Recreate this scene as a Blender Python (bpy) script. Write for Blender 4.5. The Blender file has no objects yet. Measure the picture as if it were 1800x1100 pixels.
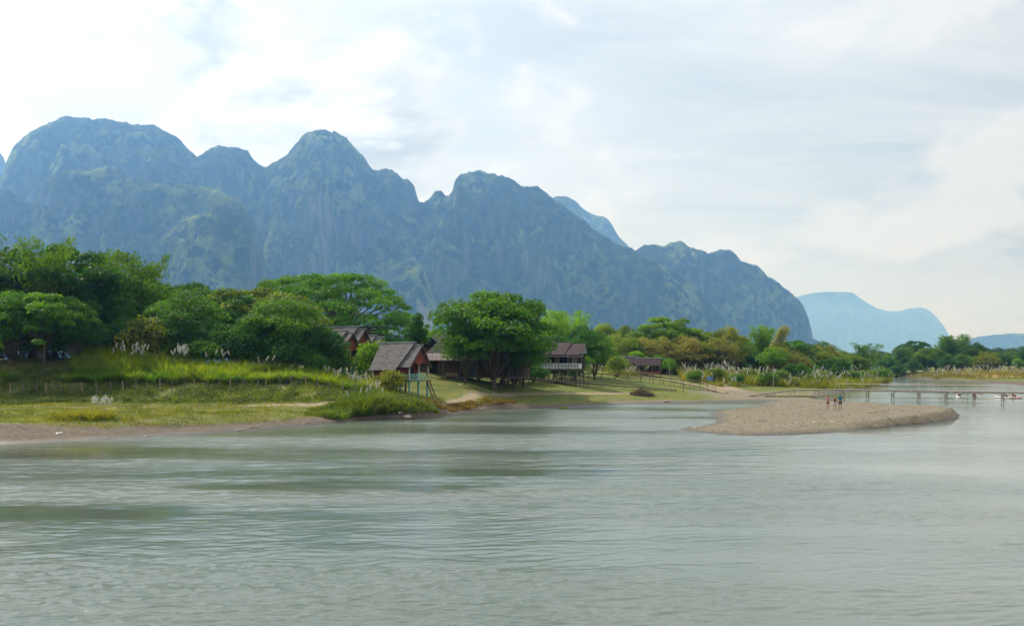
import bpy, math, random
import numpy as np
from mathutils import Vector, Matrix

random.seed(7)
SC = bpy.context.scene
COL = SC.collection
R = math.radians

# ---------------------------------------------------------------- camera
HC = 5.5                       # eye height above the river
cam_d = bpy.data.cameras.new('camera')
cam = bpy.data.objects.new('camera', cam_d)
COL.objects.link(cam)
cam.location = (0, 0, HC)
cam.rotation_euler = (R(90), 0, 0)
cam_d.sensor_width = 36
cam_d.lens = 36
cam_d.shift_y = 0.05
cam_d.clip_start = 0.1
cam_d.clip_end = 60000
SC.camera = cam

# ---------------------------------------------------------------- sun and sky
SUN_AZ, SUN_EL = R(-46), R(43)          # azimuth measured from +Y towards +X
sd = Vector((math.sin(SUN_AZ) * math.cos(SUN_EL), math.cos(SUN_AZ) * math.cos(SUN_EL), math.sin(SUN_EL)))
sun_d = bpy.data.lights.new('sun', 'SUN')
sun_d.energy = 4.6
sun_d.angle = R(1.0)
sun_d.color = (1.0, 0.95, 0.87)
sun = bpy.data.objects.new('sun', sun_d)
COL.objects.link(sun)
sun.rotation_euler = (-sd).to_track_quat('-Z', 'Y').to_euler()

W = bpy.data.worlds.new('World')
SC.world = W
W.use_nodes = True
nt = W.node_tree
nt.nodes.clear()


def nd(tree, t, **kw):
    n = tree.nodes.new(t)
    for k, v in kw.items():
        if k == 'inp':
            for a, b in v.items():
                if isinstance(b, bpy.types.NodeSocket):
                    tree.links.new(b, n.inputs[a])
                else:
                    n.inputs[a].default_value = b
        else:
            setattr(n, k, v)
    return n


def mth(tree, op, a, b=0.0, c=0.0, clamp=False):
    n = nd(tree, 'ShaderNodeMath', operation=op, use_clamp=clamp, inp={0: a, 1: b, 2: c})
    return n.outputs[0]


def mrange(tree, v, a, b, c=0.0, d=1.0, smooth=True):
    n = nd(tree, 'ShaderNodeMapRange', inp={0: v, 1: a, 2: b, 3: c, 4: d})
    n.interpolation_type = 'SMOOTHSTEP' if smooth else 'LINEAR'
    return n.outputs[0]


def mixc(tree, f, a, b, blend='MIX'):
    n = nd(tree, 'ShaderNodeMix', data_type='RGBA', blend_type=blend)
    for idx, v in ((0, f), (6, a), (7, b)):
        if isinstance(v, bpy.types.NodeSocket):
            tree.links.new(v, n.inputs[idx])
        else:
            n.inputs[idx].default_value = v if idx == 0 else (tuple(v) + (1,))[:4]
    return n.outputs[2]


def noise(tree, vec, scale, detail=4, rough=0.5, dist=0.0, lac=2.0):
    n = nd(tree, 'ShaderNodeTexNoise', inp={'Scale': scale, 'Detail': detail, 'Roughness': rough, 'Distortion': dist, 'Lacunarity': lac})
    if vec is not None:
        tree.links.new(vec, n.inputs['Vector'])
    return n.outputs['Fac']


def vscale(tree, vec, s, off=(0, 0, 0), rz=0.0):
    n = nd(tree, 'ShaderNodeMapping', inp={'Scale': s, 'Location': off, 'Rotation': (0, 0, rz)})
    tree.links.new(vec, n.inputs['Vector'])
    return n.outputs[0]


tc = nd(nt, 'ShaderNodeTexCoord')
dirv = tc.outputs['Generated']
sep = nd(nt, 'ShaderNodeSeparateXYZ', inp={0: dirv})
sky = nd(nt, 'ShaderNodeTexSky')
sky.sky_type = 'NISHITA'
sky.sun_disc = False
sky.sun_elevation = SUN_EL
sky.sun_rotation = SUN_AZ
sky.air_density = 1.0
sky.dust_density = 1.0
zc = mth(nt, 'ADD', mth(nt, 'MAXIMUM', sep.outputs[2], 0.0), 0.16)
pl = nd(nt, 'ShaderNodeCombineXYZ', inp={0: mth(nt, 'DIVIDE', sep.outputs[0], zc), 1: mth(nt, 'DIVIDE', sep.outputs[1], zc), 2: 0.0}).outputs[0]
dotn = nd(nt, 'ShaderNodeVectorMath', operation='DOT_PRODUCT', inp={0: dirv, 1: tuple(sd)})
glow = mth(nt, 'POWER', mth(nt, 'MAXIMUM', dotn.outputs['Value'], 0.0), 3.2)
# high veil: streaks of thin cloud
veil = mrange(nt, noise(nt, vscale(nt, pl, (0.6, 1.5, 1.0), (3.1, 1.7, 0), R(35)), 1.1, 7, 0.6, 0.6), 0.36, 0.62)
# heaped cloud
CL = (1.0, 1.0, 1.75)
OFF = (1.3, 2.2, 0.7)
n1 = noise(nt, vscale(nt, dirv, CL, OFF), 4.6, 11, 0.56, 0.25)
sh_off = (OFF[0] + 0.035 * sd.x, OFF[1] + 0.035 * sd.y, OFF[2] + 0.06)
n1s = noise(nt, vscale(nt, dirv, CL, sh_off), 4.6, 11, 0.56, 0.25)
cum = mrange(nt, n1, 0.45, 0.57)
shade = mrange(nt, mth(nt, 'SUBTRACT', n1, n1s), -0.08, 0.06)     # sides turned to the sun are bright
thick = mrange(nt, n1, 0.54, 0.70)
SKYK = 10.0                    # the Background node brings this back to 1
veilc = tuple(SKYK * v for v in (0.88, 0.95, 1.01))
base = mixc(nt, mrange(nt, veil, 0, 1, 0.66, 0.98, False), sky.outputs[0], veilc)
litc = tuple(SKYK * v for v in (1.01, 1.035, 1.06))
grey = tuple(SKYK * v for v in (0.36, 0.42, 0.48))
ccol = mixc(nt, mth(nt, 'MULTIPLY', mth(nt, 'SUBTRACT', 1.0, shade), mth(nt, 'ADD', mth(nt, 'MULTIPLY', thick, 0.75), 0.25)), litc, grey)
allc = mixc(nt, mth(nt, 'MULTIPLY', cum, 0.80), base, ccol)
gl = mth(nt, 'ADD', mth(nt, 'MULTIPLY', glow, 0.52), 0.83)
glc = nd(nt, 'ShaderNodeCombineXYZ', inp={0: gl, 1: gl, 2: gl}).outputs[0]
fin = mixc(nt, 1.0, allc, glc, 'MULTIPLY')
bg = nd(nt, 'ShaderNodeBackground', inp={'Color': fin, 'Strength': 0.1})
wo = nd(nt, 'ShaderNodeOutputWorld', inp={0: bg.outputs[0]})

SC.view_settings.view_transform = 'Standard'
SC.view_settings.look = 'None'
SC.view_settings.exposure = 0.0
SC.view_settings.gamma = 1.0
SC.view_settings.use_curve_mapping = False
SC.cycles.use_denoising = True
SC.cycles.max_bounces = 6
SC.cycles.diffuse_bounces = 3
SC.cycles.glossy_bounces = 3
SC.cycles.transmission_bounces = 4
SC.cycles.volume_bounces = 1
SC.cycles.use_adaptive_sampling = False
SC.cycles.adaptive_threshold = 0.02
SC.cycles.caustics_reflective = False
SC.cycles.caustics_refractive = False
SC.cycles.sample_clamp_indirect = 6
SC.cycles.sample_clamp_direct = 2.5


# ---------------------------------------------------------------- helpers
def X(px, y):
    """world x of the direction px at distance y"""
    return (px - 900) / 1800 * y


def tagk(o, kind):
    o['kind'] = kind
    return o


def tag(o, label, cat, group=None):
    o['label'] = label
    o['category'] = cat
    if group:
        o['group'] = group
    return o


def empty(name, loc, rz=0.0):
    o = bpy.data.objects.new(name, None)
    o.empty_display_size = 0.3
    COL.objects.link(o)
    o.location = loc
    o.rotation_euler = (0, 0, rz)
    return o


def mk(name, me, mat=None, parent=None):
    o = bpy.data.objects.new(name, me)
    COL.objects.link(o)
    if mat is not None and not me.materials:
        me.materials.append(mat)
    if parent is not None:
        o.parent = parent
    return o


def mesh_np(name, verts, faces, smooth=False, attrs=None):
    """verts (N,3), faces (M,k) numpy -> mesh; attrs: name -> (N,) float or (N,4) colour"""
    me = bpy.data.meshes.new(name)
    verts = np.asarray(verts, np.float32)
    faces = np.asarray(faces, np.int32)
    k = faces.shape[1]
    me.vertices.add(len(verts))
    me.vertices.foreach_set('co', verts.ravel())
    me.loops.add(faces.size)
    me.loops.foreach_set('vertex_index', faces.ravel())
    me.polygons.add(len(faces))
    me.polygons.foreach_set('loop_start', np.arange(0, faces.size, k, dtype=np.int32))
    me.polygons.foreach_set('loop_total', np.full(len(faces), k, np.int32))
    me.polygons.foreach_set('use_smooth', np.full(len(faces), smooth, bool))
    me.update(calc_edges=True)
    for an, av in (attrs or {}).items():
        av = np.asarray(av, np.float32)
        if av.ndim == 1:
            a = me.attributes.new(an, 'FLOAT', 'POINT')
            a.data.foreach_set('value', av)
        else:
            a = me.attributes.new(an, 'FLOAT_COLOR', 'POINT')
            a.data.foreach_set('color', av.ravel())
    return me


def _hash(ix, iy, seed):
    h = (ix.astype(np.int64) * 374761393 + iy.astype(np.int64) * 668265263 + seed * 1442695041) & 0xffffffff
    h = ((h ^ (h >> 13)) * 1274126177) & 0xffffffff
    return ((h ^ (h >> 16)) & 0xffff) / 65535.0 * 2 * np.pi


def pn(x, y, seed=0):
    """gradient noise about -1..1"""
    x = np.asarray(x, float); y = np.asarray(y, float)
    x0 = np.floor(x); y0 = np.floor(y)
    fx = x - x0; fy = y - y0
    u = fx * fx * fx * (fx * (fx * 6 - 15) + 10)
    v = fy * fy * fy * (fy * (fy * 6 - 15) + 10)
    def g(dx, dy):
        a = _hash(x0 + dx, y0 + dy, seed)
        return np.cos(a) * (fx - dx) + np.sin(a) * (fy - dy)
    a = g(0, 0) * (1 - u) + g(1, 0) * u
    b = g(0, 1) * (1 - u) + g(1, 1) * u
    return (a * (1 - v) + b * v) * 1.5


def fbm(x, y, seed=0, o=4, gain=0.5, lac=2.03):
    s = 0; a = 1.0; t = 0
    for i in range(o):
        s = s + a * pn(x, y, seed + i * 17)
        t += a
        a *= gain
        x = x * lac + 3.7; y = y * lac + 1.3
    return s / t


def sstep(a, b, x):
    t = np.clip((x - a) / (b - a), 0, 1)
    return t * t * (3 - 2 * t)


# ---------------------------------------------------------------- materials
def new_mat(name):
    m = bpy.data.materials.new(name)
    m.use_nodes = True
    t = m.node_tree
    t.nodes.clear()
    return m, t


def out(t, sh, disp=None):
    o = nd(t, 'ShaderNodeOutputMaterial', inp={0: sh})
    return o


def pbsdf(t, col, rough=0.8, spec=0.3, normal=None, **kw):
    p = nd(t, 'ShaderNodeBsdfPrincipled')
    p.inputs['Roughness'].default_value = 0.5
    for k, v in (('Base Color', col), ('Roughness', rough), ('Specular IOR Level', spec)):
        if isinstance(v, bpy.types.NodeSocket):
            t.links.new(v, p.inputs[k])
        elif k == 'Base Color':
            p.inputs[k].default_value = (tuple(v) + (1,))[:4]
        else:
            p.inputs[k].default_value = v
    if normal is not None:
        t.links.new(normal, p.inputs['Normal'])
    for k, v in kw.items():
        p.inputs[k].default_value = v
    return p.outputs[0]


def bump(t, h, strength=0.5, dist=0.1):
    return nd(t, 'ShaderNodeBump', inp={'Strength': strength, 'Distance': dist, 'Height': h}).outputs[0]


def objco(t):
    return nd(t, 'ShaderNodeTexCoord').outputs['Object']


def mat_plain(name, col, rough=0.8, var=0.25, scale=3.0, stretch=(1, 1, 1), spec=0.25, bmp=0.3, bd=0.02):
    m, t = new_mat(name)
    v = vscale(t, objco(t), stretch)
    n = noise(t, v, scale, 6, 0.65)
    c = mixc(t, mrange(t, n, 0.3, 0.7), tuple(x * (1 - var) for x in col), tuple(min(1, x * (1 + var)) for x in col))
    out(t, pbsdf(t, c, rough, spec, bump(t, n, bmp, bd)))
    return m


def mat_leaf(name, trans=0.45, var=0.5, rough=0.55):
    """colour = object colour varied leaf by leaf ('tint' attribute)"""
    m, t = new_mat(name)
    oi = nd(t, 'ShaderNodeObjectInfo')
    at = nd(t, 'ShaderNodeAttribute', attribute_name='tint')
    f = at.outputs['Fac']
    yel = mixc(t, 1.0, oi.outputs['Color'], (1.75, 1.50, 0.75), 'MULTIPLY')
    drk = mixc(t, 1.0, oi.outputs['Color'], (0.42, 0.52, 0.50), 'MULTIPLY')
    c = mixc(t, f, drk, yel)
    d = pbsdf(t, c, rough, 0.25)
    tr = nd(t, 'ShaderNodeBsdfTranslucent', inp={'Color': mixc(t, 1.0, c, (1.7, 1.75, 0.6), 'MULTIPLY')}).outputs[0]
    mx = nd(t, 'ShaderNodeMixShader', inp={0: trans, 1: d, 2: tr}).outputs[0]
    out(t, mx)
    return m


M_LEAF = mat_leaf('foliage')
M_GRASS = mat_leaf('grass_blades', 0.5)
M_PLUME, t = new_mat('seed_plume')
oi = nd(t, 'ShaderNodeObjectInfo')
out(t, nd(t, 'ShaderNodeMixShader', inp={0: 0.4, 1: pbsdf(t, oi.outputs['Color'], 0.9, 0.1), 2: nd(t, 'ShaderNodeBsdfTranslucent', inp={'Color': oi.outputs['Color']}).outputs[0]}).outputs[0])
M_BARK = mat_plain('bark', (0.10, 0.075, 0.05), 0.9, 0.35, 4, (1, 1, 0.3))
M_WOODG = mat_plain('weathered_wood', (0.17, 0.14, 0.11), 0.85, 0.35, 5, (1, 1, 1))
M_WOODB = mat_plain('brown_wood', (0.13, 0.075, 0.04), 0.8, 0.35, 5, (1, 1, 1))
M_BAMBOO = mat_plain('dry_bamboo', (0.32, 0.24, 0.15), 0.7, 0.3, 4)
M_RED = mat_plain('red_painted_boards', (0.15, 0.028, 0.028), 0.7, 0.3, 6, (6, 6, 0.4))
M_ORANGE = mat_plain('orange_gable_paint', (0.22, 0.055, 0.025), 0.7, 0.25, 5)
M_MINT = mat_plain('mint_paint', (0.22, 0.52, 0.42), 0.6, 0.2, 5)
M_PALE = mat_plain('pale_green_paint', (0.45, 0.52, 0.42), 0.6, 0.2, 5)
M_WHITE = mat_plain('white_paint', (0.62, 0.66, 0.72), 0.6, 0.15, 5)
M_ROOFG = mat_plain('grey_roof_boards', (0.125, 0.115, 0.112), 0.8, 0.5, 2.2, (0.5, 5, 0.5), 0.2)
M_RIDGE = mat_plain('zinc_ridge_cap', (0.42, 0.43, 0.42), 0.55, 0.2, 3)
M_ROOFB = mat_plain('brown_roof_tiles', (0.055, 0.035, 0.036), 0.75, 0.3, 4)
M_RUST = mat_plain('rusty_corrugated_iron', (0.17, 0.13, 0.12), 0.6, 0.55, 1.6, (3, 0.4, 1))
M_DARK = mat_plain('dark_interior', (0.02, 0.018, 0.016), 0.9, 0.2, 3)  # near-black painted for shade inside openings; also colours sandals and kayak fittings
M_CREAM = mat_plain('cream_wall', (0.42, 0.38, 0.30), 0.8, 0.15, 3)
M_GREYW = mat_plain('grey_panel', (0.22, 0.25, 0.25), 0.75, 0.2, 3)
# ---------------------------------------------------------------- terrain
LAND = np.array([(-3000, -200), (-600, -110), (-120, 40), (-60, 60), (-35.4, 70.7), (-29.2, 75), (-22.4, 83.9), (-16.8, 94.3), (-15.4, 100),
                 (-12.5, 102), (-7.5, 103.5), (-6.0, 112), (-2.1, 125), (2, 127.5), (6.4, 128.6), (13, 137), (20.2, 145.6), (26, 148), (31.7, 150),
                 (37, 154), (38.7, 154.0), (37.5, 148), (33.5, 141), (32, 131), (28, 126), (24.5, 121), (21.6, 112.5), (21.2, 106), (19.8, 99), (17.5, 92.5), (13.9, 85.5), (14.2, 83.6),
                 (17.3, 78.6), (22.2, 79.5), (28.2, 84.6), (36, 92.5), (41, 98), (44.9, 103.5), (47, 108), (49.5, 115), (51, 123), (51.5, 131),
                 (48, 143), (47, 155), (50, 168), (56, 184), (72, 214), (101, 275), (124, 335), (131, 352), (128, 380), (130, 430), (150, 700), (200, 3000), (-3000, 3000)], float)
RIGHT = np.array([(150, 372), (146, 362), (144, 341), (142, 319), (137, 285), (131, 258), (118, 200), (100, 120), (85, 40), (80, -10), (90, -200), (3000, -200), (3000, 3000), (240, 3000),
                  (190, 700), (160, 430)], float)
NEAR = np.array([(-3000, -3000), (3000, -3000), (3000, -60), (90, -40), (20, 6), (-10, 7), (-90, -20), (-700, -220), (-3000, -320)], float)


def sdist(P, poly):
    """signed distance, positive inside the polygon"""
    x, y = P[:, 0], P[:, 1]
    d = np.full(len(P), 1e18)
    ins = np.zeros(len(P), bool)
    n = len(poly)
    for i in range(n):
        a = poly[i]; b = poly[(i + 1) % n]
        e = b - a
        w0 = x - a[0]; w1 = y - a[1]
        t = np.clip((w0 * e[0] + w1 * e[1]) / (e @ e), 0, 1)
        d = np.minimum(d, (w0 - t * e[0]) ** 2 + (w1 - t * e[1]) ** 2)
        c = (a[1] > y) != (b[1] > y)
        with np.errstate(divide='ignore', invalid='ignore'):
            xi = (b[0] - a[0]) * (y - a[1]) / (b[1] - a[1] + 1e-12) + a[0]
        ins ^= c & (x < xi)
    d = np.sqrt(d)
    return np.where(ins, d, -d)


CP = []
for px, y, z in [(0, 85, 1.05), (200, 88, 1.05), (400, 94, 1.05), (560, 103, 1.2), (640, 108, 1.7), (0, 100, 1.33), (300, 102, 1.25), (500, 104, 1.3), (100, 108, 1.45), (300, 108, 1.5),
                 (500, 109, 1.65), (0, 114, 1.95), (130, 114, 1.95), (300, 114, 2.3), (450, 115, 2.45), (600, 117, 3.0), (690, 120, 2.9), (0, 121, 5.1), (130, 121, 5.05), (200, 121, 4.5),
                 (300, 121, 3.95), (450, 121, 3.8), (600, 122, 3.55), (0, 150, 5.4), (300, 150, 4.6), (600, 150, 4.0), (700, 125, 3.0), (740, 125, 2.95), (800, 146, 3.85), (780, 112, 1.45),
                 (780, 122, 2.1), (780, 135, 3.1), (870, 130, 0.9), (870, 140, 1.3), (870, 155, 2.8), (870, 166, 3.6), (1000, 130, 0.35), (1000, 140, 0.83), (1000, 150, 1.33), (1000, 165, 2.25),
                 (960, 172, 2.85), (1150, 155, 0.4), (1150, 170, 0.8), (1150, 190, 1.8), (1150, 215, 3.0), (1280, 165, 0.3), (1280, 180, 0.55), (1280, 200, 1.05), (1280, 225, 2.0), (1280, 250, 3.3),
                 (1370, 162, 0.3), (1370, 185, 0.42), (1370, 205, 0.94), (1400, 230, 1.4), (1400, 260, 2.6), (1500, 245, 0.75), (1500, 270, 1.75), (1500, 300, 3.0), (1700, 330, 0.36), (1700, 370, 1.3),
                 (1700, 420, 2.0), (1800, 270, 0.35), (1800, 310, 1.2), (1800, 400, 2.5), (1300, 85, 0.25), (1400, 90, 0.45), (1500, 95, 0.58), (1600, 102, 0.75), (1635, 108, 0.8), (1460, 114, 0.42),
                 (1350, 120, 0.32), (1500, 135, 0.45), (1600, 120, 0.65)]:
    CP.append((X(px, y), y, z))
CP += [(-300, 150, 5.5), (-300, 500, 5), (0, 500, 4.3), (300, 520, 4), (400, 250, 3), (400, 60, 3), (0, 900, 4.3), (-150, 70, 2.0), (-500, 900, 4.5), (600, 900, 4), (-100, 300, 4.6), (60, 330, 4.0),
       (0, -10, 3.7), (60, -90, 3.7), (-100, -80, 3.7), (0, -200, 4), (0, 250, 4.2)]
CP = np.array(CP)


def _tps(r2):
    return 0.5 * r2 * np.log(r2 + 1e-9)


_sc = 100.0
_A = CP[:, :2] / _sc
_n = len(_A)
_K = _tps(((_A[:, None] - _A[None]) ** 2).sum(-1)) + np.eye(_n) * 0.0015
_Pm = np.c_[np.ones(_n), _A]
_S = np.block([[_K, _Pm], [_Pm.T, np.zeros((3, 3))]])
_wt = np.linalg.solve(_S, np.r_[CP[:, 2], 0, 0, 0])


def terrain(P):
    """height, signed shore distance and which land (0 left bank, 1 right bank, 2 near bank)"""
    P = np.asarray(P, float)
    Q = P / _sc
    Qc = np.clip(Q, [-5, -2], [6, 9])
    z = np.zeros(len(P))
    for i in range(_n):
        z += _wt[i] * _tps(((Qc - _A[i]) ** 2).sum(1))
    z += _wt[_n] + Qc @ _wt[_n + 1:]
    far = sstep(350, 900, np.hypot(P[:, 0], P[:, 1] - 150))
    z = np.clip(z, 0.2, 6.5) * (1 - far) + 4.2 * far
    d0 = sdist(P, LAND); d1 = sdist(P, RIGHT); d2 = sdist(P, NEAR)
    wob = 0.85 * fbm(P[:, 0] / 5, P[:, 1] / 5, 3, 3) + 0.5 * fbm(P[:, 0] / 1.7, P[:, 1] / 1.7, 9, 2)
    near = sstep(900, 300, np.hypot(P[:, 0], P[:, 1]))
    d = np.maximum(np.maximum(d0, d1), d2)
    d = d + wob * near * sstep(-6, 0.0, d) * np.where(d > 6, 0.3, 1)
    x, y = P[:, 0], P[:, 1]
    # beach slope along the shore
    sl = np.where(x < -17, 0.13, 0.13)
    g = np.exp(-((x + 11.5) / 5.0) ** 2) * (y < 112)
    sl = sl + 0.75 * g
    sl = sl + 0.35 * np.exp(-(((x - 1) / 6) ** 2 + ((y - 126) / 8) ** 2))
    cut = sstep(27, 33, x) * sstep(125, 112, y) * (y < 130) * (d0 > -10)
    sl = sl + 1.0 * cut
    sl = np.where(d2 > -15, np.where(d2 >= d0, 0.55, sl), sl)
    zz = np.where(d > 0, np.minimum(z, 0.02 + sl * d + 0.02 * np.maximum(d - 4, 0) ** 1.3), np.maximum(0.30 * d, -1.3))
    amp = sstep(0.5, 6, d)
    zz = zz + near * amp * (0.16 * fbm(x / 7, y / 7, 21, 3) + 0.07 * fbm(x / 1.6, y / 1.6, 33, 2)) * np.where((x > 12) & (y < 165) & (y > 70), 0.45, 1)
    return zz, d, d0, d1, d2


def zat(x, y):
    return float(terrain(np.array([[x, y]]))[0][0])


def zat_np(P):
    return terrain(np.asarray(P)[:, :2])[0]


def spaced(core, lo, hi, g=1.35, step0=4):
    a = [core[0]]; s = step0
    while a[-1] > lo:
        a.append(a[-1] - s); s *= g
    b = [core[-1]]; s = step0
    while b[-1] < hi:
        b.append(b[-1] + s); s *= g
    return np.array(sorted(set(a[1:])) + list(core) + b[1:])


xs = spaced(np.r_[np.arange(-75, -45, 1.5), np.arange(-45, 58, 0.6), np.arange(58, 160, 2.0)], -18000, 18000)
ys = spaced(np.r_[np.arange(-12, 66, 3.0), np.arange(66, 150, 0.6), np.arange(150, 230, 1.2), np.arange(230, 440, 3.5)], -600, 22000)
ys = np.clip(ys, -880, 29500)
xs = np.clip(xs, -18900, 18900)
gx, gy = np.meshgrid(xs, ys)
GP = np.c_[gx.ravel(), gy.ravel()]
gz, gd, gd0, gd1, gd2 = terrain(GP)
nx, ny = len(xs), len(ys)


def polyd(P, pts):
    d = np.full(len(P), 1e9)
    pts = np.array(pts, float)
    for a, b in zip(pts[:-1], pts[1:]):
        e = b - a
        t = np.clip(((P - a) @ e) / (e @ e), 0, 1)
        d = np.minimum(d, np.hypot(*(P - a - t[:, None] * e).T))
    return d


def pxl(*pp):
    return [(X(p, y), y) for p, y in pp]


PATHS = [(pxl((430, 103), (520, 105), (600, 106.5), (650, 110), (720, 113), (760, 116), (800, 124), (850, 136), (900, 142), (980, 147), (1040, 152), (1085, 158), (1120, 162)), 0.9),
         (pxl((-60, 101), (150, 101), (300, 101.5), (430, 103)), 0.35),
         (pxl((1290, 170), (1310, 178), (1275, 196), (1262, 205), (1230, 225)), 2.6)]
x_, y_ = GP[:, 0], GP[:, 1]
nz1 = fbm(x_ / 4, y_ / 4, 5, 4); nz2 = fbm(x_ / 12, y_ / 12, 6, 3)
pathm = np.zeros(len(GP))
for pp, wd in PATHS:
    pathm = np.maximum(pathm, sstep(wd + 0.9, wd - 0.3, polyd(GP, pp) + nz1 * 0.9))
barm = (sstep(12.5, 14.5, x_) * sstep(150, 140, y_) * (gd0 > -8)) * sstep(75, 78, y_)
barm = np.maximum(barm, sstep(29, 34, x_) * sstep(172, 160, y_ - nz2 * 6) * (y_ > 70))
barm = np.maximum(barm, sstep(30, 36, x_ + nz2 * 4) * sstep(196, 180, y_) * (y_ > 150) * sstep(1.2, 0.7, gz))
bw = np.interp(x_, [-36, -23], [6.3, 3.0])
shorem = sstep(bw + 1.0, bw - 1.0, gd + nz1 * 1.5) * (x_ < -16) + sstep(2.6, 1.4, gd + nz1 * 0.8) * (x_ >= -16)
shorem = np.where(gd < 0, 1, shorem)
shorem = np.clip(shorem + sstep(6, 3, gd1) * (gd1 > -5) + sstep(26, 18, gd1) * sstep(300, 270, y_) * (gd1 > -5), 0, 1)
peb = sstep(12, 16, x_) * sstep(3.4, 1.8, gd + nz1)          # pebbly rim of the meadow shore
gravel = np.clip(np.maximum(barm, peb * (x_ < 45)), 0, 1)
sand = sstep(440, 420, y_) * (gd1 > 0) * sstep(14, 6, np.abs(gd1 - 24)) * sstep(150, 160, x_) * (y_ > 330)
cmask = np.c_[np.clip(shorem, 0, 1), gravel, np.clip(pathm, 0, 1), np.clip(sand, 0, 1)]

M_GROUND, t = new_mat('bank_ground')
co = objco(t)
at = nd(t, 'ShaderNodeAttribute', attribute_name='mask')
sp = nd(t, 'ShaderNodeSeparateColor', inp={0: at.outputs['Color']})
na = noise(t, co, 0.35, 6, 0.6); nb = noise(t, co, 2.2, 6, 0.65); ncs = noise(t, co, 9.0, 4, 0.7)
gcol = mixc(t, mrange(t, na, 0.35, 0.65), (0.085, 0.13, 0.020), (0.18, 0.175, 0.040))
gcol = mixc(t, mrange(t, nb, 0.45, 0.75, 0, 0.75), gcol, (0.12, 0.10, 0.04))
mud = mixc(t, mrange(t, nb, 0.3, 0.7), (0.09, 0.070, 0.050), (0.17, 0.132, 0.095))
vor = nd(t, 'ShaderNodeTexVoronoi', inp={'Vector': co, 'Scale': 7.0})
grav = mixc(t, mrange(t, ncs, 0.3, 0.7), (0.145, 0.123, 0.080), (0.27, 0.235, 0.160))
grav = mixc(t, mrange(t, na, 0.4, 0.7, 0, 0.5), grav, (0.21, 0.17, 0.11))
grav = mixc(t, mrange(t, noise(t, co, 0.9, 5, 0.7), 0.48, 0.70, 0, 0.65), grav, (0.115, 0.098, 0.066))
grav = mixc(t, mrange(t, vor.outputs['Color'], 0.8, 0.97, 0, 0.5), grav, (0.42, 0.39, 0.33))
dirt = mixc(t, mrange(t, nb, 0.3, 0.7), (0.25, 0.19, 0.12), (0.36, 0.29, 0.19))
c = mixc(t, sp.outputs[2], gcol, dirt)
c = mixc(t, sp.outputs[0], c, mud)
c = mixc(t, sp.outputs[1], c, grav)
c = mixc(t, at.outputs['Alpha'], c, (0.50, 0.33, 0.20))
hgt = mth(t, 'ADD', mth(t, 'MULTIPLY', nb, 0.6), mth(t, 'MULTIPLY', ncs, 0.4))
geo = nd(t, 'ShaderNodeNewGeometry')
wz = nd(t, 'ShaderNodeSeparateXYZ', inp={0: geo.outputs['Position']}).outputs[2]
wet = mth(t, 'MULTIPLY', mrange(t, mth(t, 'ADD', wz, mth(t, 'MULTIPLY', na, 0.15)), 0.34, 0.12), 1.0)
c = mixc(t, mth(t, 'MULTIPLY', wet, 0.75), c, (0.055, 0.045, 0.033))
rg = mrange(t, wet, 0, 1, 0.92, 0.45)
out(t, pbsdf(t, c, rg, 0.2, bump(t, hgt, 0.8, 0.12)))

V = np.c_[GP, gz]
ii = (np.arange(ny - 1)[:, None] * nx + np.arange(nx - 1)[None]).ravel()
F = np.c_[ii, ii + 1, ii + nx + 1, ii + nx]
fb = gravel[F].mean(1) > 0.5
fbar = fb & (GP[F][:, :, 0].mean(1) > 12) & (gd0[F].mean(1) > -3)


def submesh(name, F):
    u, inv = np.unique(F, return_inverse=True)
    return mesh_np(name, V[u], inv.reshape(F.shape), True, {'mask': cmask[u]})


tagk(mk('ground', submesh('ground', F[~fbar]), M_GROUND), 'structure')
tagk(mk('gravel_bar', submesh('gravel_bar', F[fbar]), M_GROUND), 'structure')

# ---------------------------------------------------------------- river
M_WATER, t = new_mat('river_water')
co = objco(t)
lane = noise(t, vscale(t, co, (0.012, 0.055, 1), (0.2, 0.35, 0), R(-12)), 1.0, 5, 0.6, 0.6)
ra = nd(t, 'ShaderNodeAttribute', attribute_name='chop').outputs['Fac']    # unresolved ripples, metres of slope
w2 = noise(t, vscale(t, co, (2.2, 7.5, 1), (5, 2, 0), R(8)), 1.0, 4, 0.6, 0.3)
rf_ = nd(t, 'ShaderNodeAttribute', attribute_name='ruffle').outputs['Fac']
bn = nd(t, 'ShaderNodeBump', inp={'Strength': mth(t, 'MULTIPLY', rf_, 0.42), 'Distance': 0.05, 'Height': w2}).outputs[0]
wcol = mixc(t, mrange(t, lane, 0.35, 0.65), (0.100, 0.132, 0.106), (0.145, 0.162, 0.122))
p = nd(t, 'ShaderNodeBsdfPrincipled', inp={'Base Color': wcol, 'Roughness': ra, 'IOR': 1.42, 'Normal': bn})
out(t, p.outputs[0])


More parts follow.
